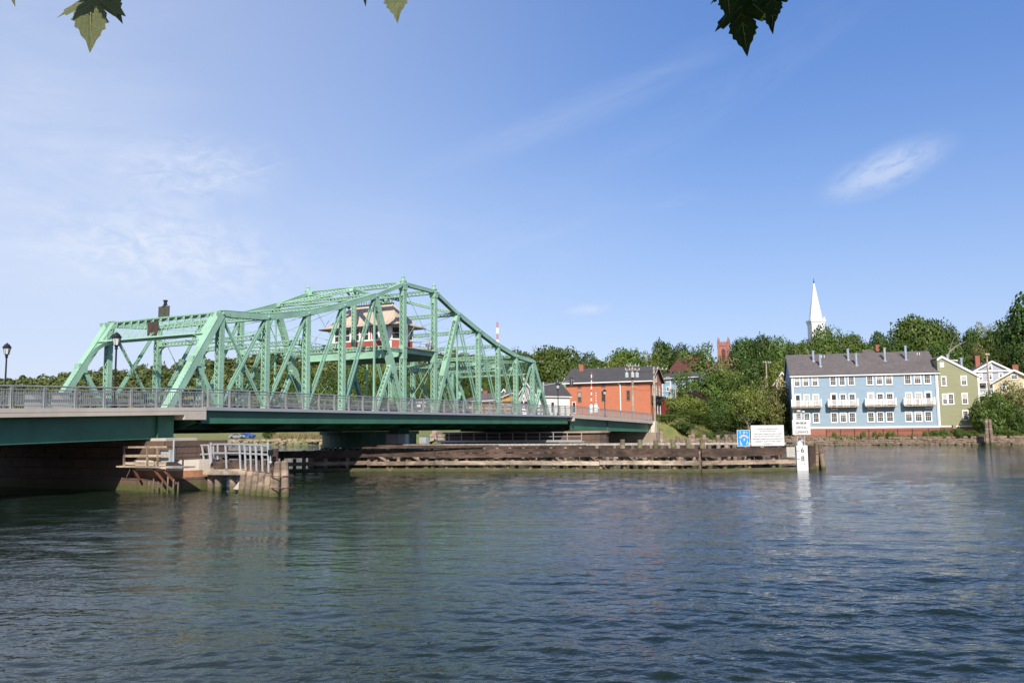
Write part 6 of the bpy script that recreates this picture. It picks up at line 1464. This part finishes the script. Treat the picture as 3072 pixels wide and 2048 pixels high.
TREES = [
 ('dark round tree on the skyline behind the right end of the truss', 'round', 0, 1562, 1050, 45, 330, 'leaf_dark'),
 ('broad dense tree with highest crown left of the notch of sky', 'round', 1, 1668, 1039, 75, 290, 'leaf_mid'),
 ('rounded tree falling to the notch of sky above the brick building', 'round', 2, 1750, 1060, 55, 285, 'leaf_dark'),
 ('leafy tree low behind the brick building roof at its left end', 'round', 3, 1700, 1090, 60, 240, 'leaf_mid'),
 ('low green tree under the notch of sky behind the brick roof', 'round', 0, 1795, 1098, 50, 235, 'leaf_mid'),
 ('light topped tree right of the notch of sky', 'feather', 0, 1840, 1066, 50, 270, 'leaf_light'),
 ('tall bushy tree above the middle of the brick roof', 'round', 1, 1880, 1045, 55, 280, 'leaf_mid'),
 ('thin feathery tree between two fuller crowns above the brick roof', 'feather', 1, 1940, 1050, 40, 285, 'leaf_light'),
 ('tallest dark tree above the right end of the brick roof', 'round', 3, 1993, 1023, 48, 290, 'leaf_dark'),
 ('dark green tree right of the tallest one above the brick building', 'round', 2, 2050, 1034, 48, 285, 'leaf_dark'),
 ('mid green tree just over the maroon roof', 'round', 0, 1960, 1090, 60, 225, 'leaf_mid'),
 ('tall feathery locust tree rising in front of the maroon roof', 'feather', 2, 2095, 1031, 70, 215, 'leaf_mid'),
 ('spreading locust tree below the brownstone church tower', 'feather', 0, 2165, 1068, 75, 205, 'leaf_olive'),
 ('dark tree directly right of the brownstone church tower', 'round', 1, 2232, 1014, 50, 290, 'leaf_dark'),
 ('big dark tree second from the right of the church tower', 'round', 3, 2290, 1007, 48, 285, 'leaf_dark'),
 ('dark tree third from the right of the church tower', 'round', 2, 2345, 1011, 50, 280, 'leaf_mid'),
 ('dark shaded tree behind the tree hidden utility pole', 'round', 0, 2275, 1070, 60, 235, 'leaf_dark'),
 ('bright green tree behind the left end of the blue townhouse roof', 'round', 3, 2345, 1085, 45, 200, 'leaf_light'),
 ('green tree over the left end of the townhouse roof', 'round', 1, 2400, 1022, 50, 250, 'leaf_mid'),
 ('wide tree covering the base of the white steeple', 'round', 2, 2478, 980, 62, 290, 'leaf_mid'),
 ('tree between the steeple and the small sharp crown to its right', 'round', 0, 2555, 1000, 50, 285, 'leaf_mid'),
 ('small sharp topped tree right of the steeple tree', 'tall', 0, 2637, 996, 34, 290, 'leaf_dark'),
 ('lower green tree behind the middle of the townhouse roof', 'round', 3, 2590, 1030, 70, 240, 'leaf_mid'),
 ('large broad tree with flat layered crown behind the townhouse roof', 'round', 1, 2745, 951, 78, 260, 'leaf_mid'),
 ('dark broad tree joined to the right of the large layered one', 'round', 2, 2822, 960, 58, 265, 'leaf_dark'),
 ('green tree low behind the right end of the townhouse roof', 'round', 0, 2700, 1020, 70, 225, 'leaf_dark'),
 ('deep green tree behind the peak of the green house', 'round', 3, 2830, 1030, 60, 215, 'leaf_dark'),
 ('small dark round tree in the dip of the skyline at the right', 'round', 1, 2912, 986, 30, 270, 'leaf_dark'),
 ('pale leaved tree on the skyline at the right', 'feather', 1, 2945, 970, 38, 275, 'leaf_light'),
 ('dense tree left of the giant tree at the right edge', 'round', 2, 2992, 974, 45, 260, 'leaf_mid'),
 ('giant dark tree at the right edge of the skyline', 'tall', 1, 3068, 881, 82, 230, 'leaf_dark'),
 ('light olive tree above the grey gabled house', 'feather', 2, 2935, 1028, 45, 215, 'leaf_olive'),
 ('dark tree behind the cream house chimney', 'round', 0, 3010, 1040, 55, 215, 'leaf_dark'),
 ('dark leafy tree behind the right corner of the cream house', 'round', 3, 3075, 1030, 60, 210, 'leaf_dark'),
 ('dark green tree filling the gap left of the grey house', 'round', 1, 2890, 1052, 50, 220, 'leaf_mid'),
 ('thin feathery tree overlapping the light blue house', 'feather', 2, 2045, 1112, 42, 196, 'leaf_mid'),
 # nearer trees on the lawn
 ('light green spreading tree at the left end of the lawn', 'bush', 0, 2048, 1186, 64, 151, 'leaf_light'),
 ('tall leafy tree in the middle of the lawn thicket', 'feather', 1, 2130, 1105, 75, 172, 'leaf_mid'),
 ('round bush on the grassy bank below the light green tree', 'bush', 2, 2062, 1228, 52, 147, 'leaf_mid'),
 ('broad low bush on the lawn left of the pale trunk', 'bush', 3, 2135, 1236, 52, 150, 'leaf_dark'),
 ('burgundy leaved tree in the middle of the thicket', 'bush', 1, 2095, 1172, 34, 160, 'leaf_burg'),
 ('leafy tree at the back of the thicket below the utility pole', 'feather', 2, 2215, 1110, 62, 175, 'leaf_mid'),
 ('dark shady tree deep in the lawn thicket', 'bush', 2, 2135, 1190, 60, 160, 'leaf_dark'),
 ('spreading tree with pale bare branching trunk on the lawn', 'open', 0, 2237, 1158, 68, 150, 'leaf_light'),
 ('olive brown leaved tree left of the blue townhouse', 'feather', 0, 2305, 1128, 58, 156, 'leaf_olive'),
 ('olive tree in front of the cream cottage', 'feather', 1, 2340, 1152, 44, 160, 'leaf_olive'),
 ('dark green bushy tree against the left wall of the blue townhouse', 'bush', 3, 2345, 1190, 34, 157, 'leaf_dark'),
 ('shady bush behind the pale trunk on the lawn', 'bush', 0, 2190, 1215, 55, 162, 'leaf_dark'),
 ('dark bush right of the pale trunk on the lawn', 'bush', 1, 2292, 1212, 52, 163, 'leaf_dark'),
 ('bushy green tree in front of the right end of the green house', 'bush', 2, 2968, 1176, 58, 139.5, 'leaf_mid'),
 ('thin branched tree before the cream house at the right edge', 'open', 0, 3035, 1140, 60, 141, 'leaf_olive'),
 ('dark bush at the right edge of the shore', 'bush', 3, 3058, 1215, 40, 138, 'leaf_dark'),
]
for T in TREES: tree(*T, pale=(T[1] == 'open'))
bkr = random.Random(31)
for k in range(15):
    x = 905 + k * 47 + bkr.uniform(-12, 12); tree('leafy green tree on the far bank seen through the middle of the truss', ('round', 'feather', 'round')[k % 3], k % 3, x, 1102 + bkr.uniform(-10, 18), 46 + bkr.uniform(-8, 10), 300 + bkr.uniform(0, 50), ('leaf_mid', 'leaf_light', 'leaf_dark', 'leaf_mid')[k % 4], group='trees on the far bank behind the truss')
for k in range(11):
    x = 900 + k * 62 + bkr.uniform(-12, 12); tree('low leafy tree on the far bank just above the bridge railing', ('round', 'bush', 'round')[k % 3], k % 3, x, 1150 + bkr.uniform(-10, 12), 40 + bkr.uniform(-8, 8), 255 + bkr.uniform(0, 30), ('leaf_dark', 'leaf_mid')[k % 2], group='low trees behind the bridge railing')
bt = thing('bare_tree', 'dead bare tree with pale forked branches behind the green house', 'tree', at(2838, 1090, 205)); mb = MB(); p = at(2840, 1075, 205)
for a, b, r in (((2840, 1090), (2848, 1055), .3), ((2848, 1055), (2872, 1036), .22), ((2872, 1036), (2897, 1024), .12), ((2872, 1036), (2886, 1042), .09), ((2848, 1055), (2856, 1028), .12), ((2856, 1028), (2862, 1012), .07)): mb.tube(at(*a, 205), at(*b, 205), r, r * .6, 7)
mb.build('branches', M['trunk_pale'], bt)
bt = thing('bare_tree', 'leafless tree top on the skyline behind the right end of the truss', 'tree', at(1604, 1075, 335)); mb = MB()
for a, b, r in (((1604, 1075), (1603, 1050), .3), ((1603, 1050), (1596, 1036), .14), ((1603, 1050), (1609, 1033), .14), ((1603, 1056), (1592, 1046), .1), ((1604, 1056), (1614, 1044), .1), ((1609, 1042), (1604, 1034), .07)): mb.tube(at(*a, 335), at(*b, 335), r, r * .5, 6)
mb.build('branches', M['trunk_pale'], bt)
def bankY(x, off=1.5):
    Y = 139.
    for _ in range(8): Y = float(np.interp((x - 1536) / FPX * Y, [p[0] for p in SEA], [p[1] for p in SEA])) + off
    return Y
# shrubs and tufts along the seawall
def shrub(label, x, ytop, hw, Y, leaf, v, group=None): tree(label, 'bush', v, x, ytop, hw, Y, leaf, name='shrub', cat='shrub', group=group)
for k, (x, y, hw) in enumerate(((2000, 1290, 30), (2050, 1296, 34), (2125, 1304, 14), (2160, 1292, 22))): shrub('low shrub growing along the fence behind the long fender', x, y, hw, bankY(x, 1.6), ('leaf_mid', 'leaf_dark')[k % 2], k % 4, 'shrubs along the lawn fence')
for k, (x, y, hw) in enumerate(((2502, 1298, 7), (2590, 1302, 9), (2624, 1296, 7), (2640, 1294, 6), (2668, 1300, 10), (2680, 1294, 5), (2776, 1297, 9))): shrub('small weed growing at the fence below the blue townhouse', x, y, hw, bankY(x, 1.0), 'leaf_light', k % 4, 'weeds along the seawall')
for k, (x, y, hw, lab) in enumerate(((2805, 1292, 16, 'shrub at the foot of the corner between blue and green houses'), (2832, 1298, 16, 'low shrub before the brown board gate'), (2880, 1284, 26, 'shrub against the brick base of the green house'), (2910, 1296, 26, 'low shrub on the shore right of the green house base'), (3020, 1290, 30, 'low leafy shrub right of the three tall shore piles'), (1968, 1245, 12, 'slim shrub beside the end of the far bridge railing'), (808, 1290, 20, 'green shrub on the far bank seen under the bridge'))): shrub(lab, x, y, hw, bankY(x, 2.0) if x > 1990 else (138.5 if x > 1500 else 231), 'leaf_mid', k % 4)
def tufts(name, label, pts, h, w, m, n, rg, cat='grass'):
    V = []
    for (x, y) in pts:
        z = gz(x, y)
        for k in range(n):
            a = rg.uniform(0, 6.28); dx, dy = math.cos(a), math.sin(a); ox, oy = rg.normal(0, .35, 2); hh = h * rg.uniform(.5, 1.2); l = rg.normal(0, .25, 2) * hh
            V += [(x + ox - dx * w, y + oy - dy * w, z - .05), (x + ox + dx * w, y + oy + dy * w, z - .05), (x + ox + l[0] + dx * w * .3, y + oy + l[1] + dy * w * .3, z + hh), (x + ox + l[0] - dx * w * .3, y + oy + l[1] - dy * w * .3, z + hh)]
    V = np.array(V); o = raw_mesh(name, V, np.arange(len(V)).reshape(-1, 4), M[m]); return tag(o, label, cat, kind='stuff')
rg = np.random.default_rng(5)
pts = [(x, np.interp(x, [p[0] for p in SEA], [p[1] for p in SEA]) + rg.uniform(.5, 3.0)) for x in rg.uniform(24, 100, 420)]
tufts('tall_grass', 'tufts of tall grass along the top of the seawall', pts, .55, .06, 'tuft', 9, rg)
pts = [(x, np.interp(x, [p[0] for p in SEA], [p[1] for p in SEA]) + rg.uniform(-.6, 2.2)) for x in rg.uniform(76, 100, 260)]
tufts('marsh_grass', 'marsh grass at the waterline on the right shore', pts, .55, .06, 'tuft', 10, rg)
pts = []
for k in range(1500):
    s, t = 129.2 + rg.uniform(0, 24), -rg.uniform(.3, 13); p = B(s, t, 0); pts.append((p[0], p[1]))
tufts('bank_grass', 'long grass on the slope beside the far end of the bridge', pts, .5, .06, 'tuft', 9, rg)
pts = [(x, np.interp(x, SHORE[:, 0], SHORE[:, 1]) + rg.uniform(3, 9)) for x in rg.uniform(-62, -36, 240)]
tufts('dry_reeds', 'dry reeds on the far bank seen under the bridge', pts, 1.5, .10, 'reed', 9, rg)

# wooded ridge far behind, one mass of crowns
rg = np.random.default_rng(9); Vs = []
for k in range(1500):
    x = rg.uniform(-470, 120); y = rg.uniform(330, 575); d_ = float(shore_dist(np.array([x]), np.array([y]))[0])
    if d_ < 40: continue
    z = gz(x, y); r = rg.uniform(3.2, 6.4); hgt = rg.uniform(4.5, 11); c = np.array([x, y, z + hgt - r * .75]); m_ = 230
    n = rg.normal(0, 1, (m_, 3)); n /= np.linalg.norm(n, axis=1)[:, None]; n[:, 2] = np.where(rg.random(m_) < .7, np.abs(n[:, 2]), n[:, 2])
    lob = .82 + .25 * np.sin(n[:, 0] * 5 + k) * np.sin(n[:, 1] * 4 + 2 * k) + .12 * np.sin(n[:, 2] * 7 + k)
    p = c + n * r * lob[:, None] * rg.uniform(.8, 1.05, (m_, 1)) * np.array([1, 1, .82]); Vs.append(leaf_quads(p, n, .62, rg, .5))
Ns = np.concatenate([v[1] for v in Vs]); Vs = np.concatenate([v[0] for v in Vs]); tag(raw_mesh('wooded_ridge', Vs, np.arange(len(Vs)).reshape(-1, 4), M['leaf_ridge'], normals=Ns), 'long wooded ridge of dense green treetops behind the bridge', 'woods', kind='stuff')
# woods filling the hillside behind the houses
rg = np.random.default_rng(19); Vs = []
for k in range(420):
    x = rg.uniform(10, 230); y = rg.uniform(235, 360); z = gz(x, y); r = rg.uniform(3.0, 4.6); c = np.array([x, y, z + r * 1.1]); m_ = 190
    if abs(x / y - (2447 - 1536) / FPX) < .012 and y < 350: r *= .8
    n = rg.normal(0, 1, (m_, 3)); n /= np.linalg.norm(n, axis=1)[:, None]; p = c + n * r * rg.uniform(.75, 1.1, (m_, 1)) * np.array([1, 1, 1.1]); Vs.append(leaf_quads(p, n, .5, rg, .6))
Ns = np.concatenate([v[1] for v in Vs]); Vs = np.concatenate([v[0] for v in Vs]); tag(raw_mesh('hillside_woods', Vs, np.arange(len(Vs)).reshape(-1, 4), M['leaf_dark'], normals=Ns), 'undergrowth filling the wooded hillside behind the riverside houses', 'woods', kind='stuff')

rg = np.random.default_rng(77); Vs = []      # unseen woods added behind the viewpoint to block the bright low sky
for k in range(110):
    x = rg.uniform(-150, 150); y = rg.uniform(-60, -17); r = rg.uniform(3.5, 5.5); c = np.array([x, y, 1.5 + rg.uniform(3, 8)]); m_ = 130
    n = rg.normal(0, 1, (m_, 3)); n /= np.linalg.norm(n, axis=1)[:, None]; p = c + n * r * rg.uniform(.7, 1.05, (m_, 1)); Vs.append(leaf_quads(p, n, 1.0, rg))
Ns = np.concatenate([v[1] for v in Vs]); Vs = np.concatenate([v[0] for v in Vs]); tag(raw_mesh('sky_block_woods', Vs, np.arange(len(Vs)).reshape(-1, 4), M['leaf_dark'], normals=Ns), 'unseen leafy trees added behind the viewpoint to block low sky light', 'woods', kind='stuff')
# ------------------------------------------------------------------ maple leaves hanging over the camera
half = [(0, 0), (.08, .0), (.20, .03), (.31, .01), (.27, .08), (.33, .12), (.24, .17), (.17, .20), (.25, .26), (.31, .34), (.40, .41), (.38, .47), (.45, .60), (.34, .56), (.30, .60), (.25, .52), (.19, .47), (.12, .43), (.16, .50), (.21, .56), (.20, .62), (.235, .68), (.18, .70), (.19, .77), (.14, .79), (.125, .86), (.07, .92), (.045, 1.0), (.0, 1.12)]
outline = half + [(-x, y) for x, y in half[-2:0:-1]]
def leaf_mat(name, c):
    m = bpy.data.materials.new(name); m.use_nodes = True; t = NT(m.node_tree); t.n.clear()
    g = t.node('ShaderNodeNewGeometry').outputs['Position']; n = t.noise(g, 40, 4, .6); col = t.mix(n, c, tuple(x * .7 for x in c))
    d = t.node('ShaderNodeBsdfDiffuse'); tr = t.node('ShaderNodeBsdfTranslucent'); t.link(col, d.inputs[0]); t.link(col, tr.inputs[0])
    mx = t.node('ShaderNodeMixShader', _Fac=.25); t.link(d.outputs[0], mx.inputs[1]); t.link(tr.outputs[0], mx.inputs[2]); o = t.node('ShaderNodeOutputMaterial'); t.link(mx.outputs[0], o.inputs[0]); return m
LM = leaf_mat('maple_leaf', (.30, .33, .18)); LM2 = leaf_mat('maple_leaf_dark', (.06, .10, .035)); VM = mat('leaf_vein', (.30, .31, .13), .7)  # LM2: darker upper side, with canopy shade also put into the colour
def maple(parent, tip, Y, length, rot, tilt, yaw, m, shift=None):
    """leaf hanging by its stalk with the middle lobe's tip at tip; rot in the picture plane, tilt towards the sky; shift makes an unseen leaf added sunward for shade"""
    o = at(*tip, Y) if shift is None else at(*tip, Y) + np.array(sun_dir) * .30 + np.array(shift); down = np.array([math.sin(rot), 0, -math.cos(rot)]); side = np.array([math.cos(rot), 0, math.sin(rot)])
    nf_ = np.array([0, -1., 0]); down = nrm(down * math.cos(tilt) + nf_ * math.sin(tilt)); side = nrm(side * math.cos(yaw) + nf_ * math.sin(yaw)); nn = nrm(np.cross(side, down))
    base = o - down * length * 1.12
    P_ = lambda x, y: base + side * x * length + down * y * length + nn * length * (.25 * x * x - .16 * abs(x) + .22 * (y - .5) ** 2 + .05 * math.sin(y * 7 + x * 5 + tip[0]))
    bm = bmesh.new(); c = (0, .40); n = len(outline); top = [bm.verts.new(P_(*p)) for p in outline]; mid = [bm.verts.new(P_(c[0] + (p[0] - c[0]) * .5, c[1] + (p[1] - c[1]) * .5)) for p in outline]; ce = bm.verts.new(P_(*c))
    for i in range(n): j = (i + 1) % n; bm.faces.new((top[i], top[j], mid[j], mid[i])); bm.faces.new((mid[i], mid[j], ce))
    bmesh.ops.solidify(bm, geom=bm.faces[:], thickness=.0006)
    me = bpy.data.meshes.new('leaf'); bm.to_mesh(me); bm.free(); me.materials.append(m); lo = bpy.data.objects.new('leaf', me); scene.collection.objects.link(lo); lo.parent = parent; lo.location = -parent.location
    mb = MB()
    for x, y in ((0, 1.0), (.38, .52), (-.38, .52), (.25, .06), (-.25, .06)): mb.tube(P_(0, .02) - nn * .0008 * 0, P_(x * .55, .02 + (y - .02) * .55), .0010, .0007, 5, caps=False); mb.tube(P_(x * .55, .02 + (y - .02) * .55), P_(x, y), .0007, .0002, 5, caps=False)
    for y in (.25, .4, .55, .7):
        for q in (-1, 1): mb.tube(P_(0, y), P_(q * .11, y + .12), .0004, .0002, 4, caps=False)
    mb.build('vein', VM, lo)
    mb = MB(); mb.tube(base, base - down * length * .5 + nf_ * -.02, .0013, .0016, 6); mb.build('stalk', VM, lo)
    return lo
def twig(label, x, Y):
    c = at(x, -160, Y); t = thing('maple_twig', label, 'twig', c); mb = MB(); mb.tube(c + np.array([-.25, .05, .05]), c + np.array([.25, -.03, -.01]), .006, .004, 8); mb.build('twig', M['trunk'], t); return t
T1 = twig('pale underside of a maple leaf hanging at the top left corner', 260, 2.0)
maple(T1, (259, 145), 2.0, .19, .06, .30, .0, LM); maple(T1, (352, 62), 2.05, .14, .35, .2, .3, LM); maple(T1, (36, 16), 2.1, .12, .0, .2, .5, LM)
maple(T1, (259, 145), 2.0, .15, .25, .5, .0, LM2, (.062, 0, .055)); maple(T1, (259, 145), 2.0, .12, -.5, .5, .3, LM2, (-.045, 0, .085)); maple(T1, (352, 62), 2.05, .13, .2, .5, 0, LM2, (.03, 0, .0))  # unseen leaves added sunward to throw shade on the hanging ones
T2 = twig('pale tip of a maple leaf at the top edge left of centre', 1180, 2.0)
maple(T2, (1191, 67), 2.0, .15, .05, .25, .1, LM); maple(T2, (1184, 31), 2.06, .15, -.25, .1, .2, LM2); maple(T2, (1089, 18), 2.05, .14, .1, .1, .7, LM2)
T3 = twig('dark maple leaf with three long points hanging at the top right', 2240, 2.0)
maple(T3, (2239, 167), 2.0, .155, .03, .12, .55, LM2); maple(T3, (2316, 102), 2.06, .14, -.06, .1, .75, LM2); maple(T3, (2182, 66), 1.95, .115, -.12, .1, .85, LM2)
for dx, dz, r_ in ((0, -.02, .1), (.06, .02, -.2), (-.05, .03, .3), (.02, .09, .0), (-.02, -.06, .2), (.08, -.03, .0)): maple(T3, (2239, 167), 2.0, .17, r_, .5, .0, LM2, (dx, 0, dz))  # out-of-view leaves added to keep the sun off this cluster
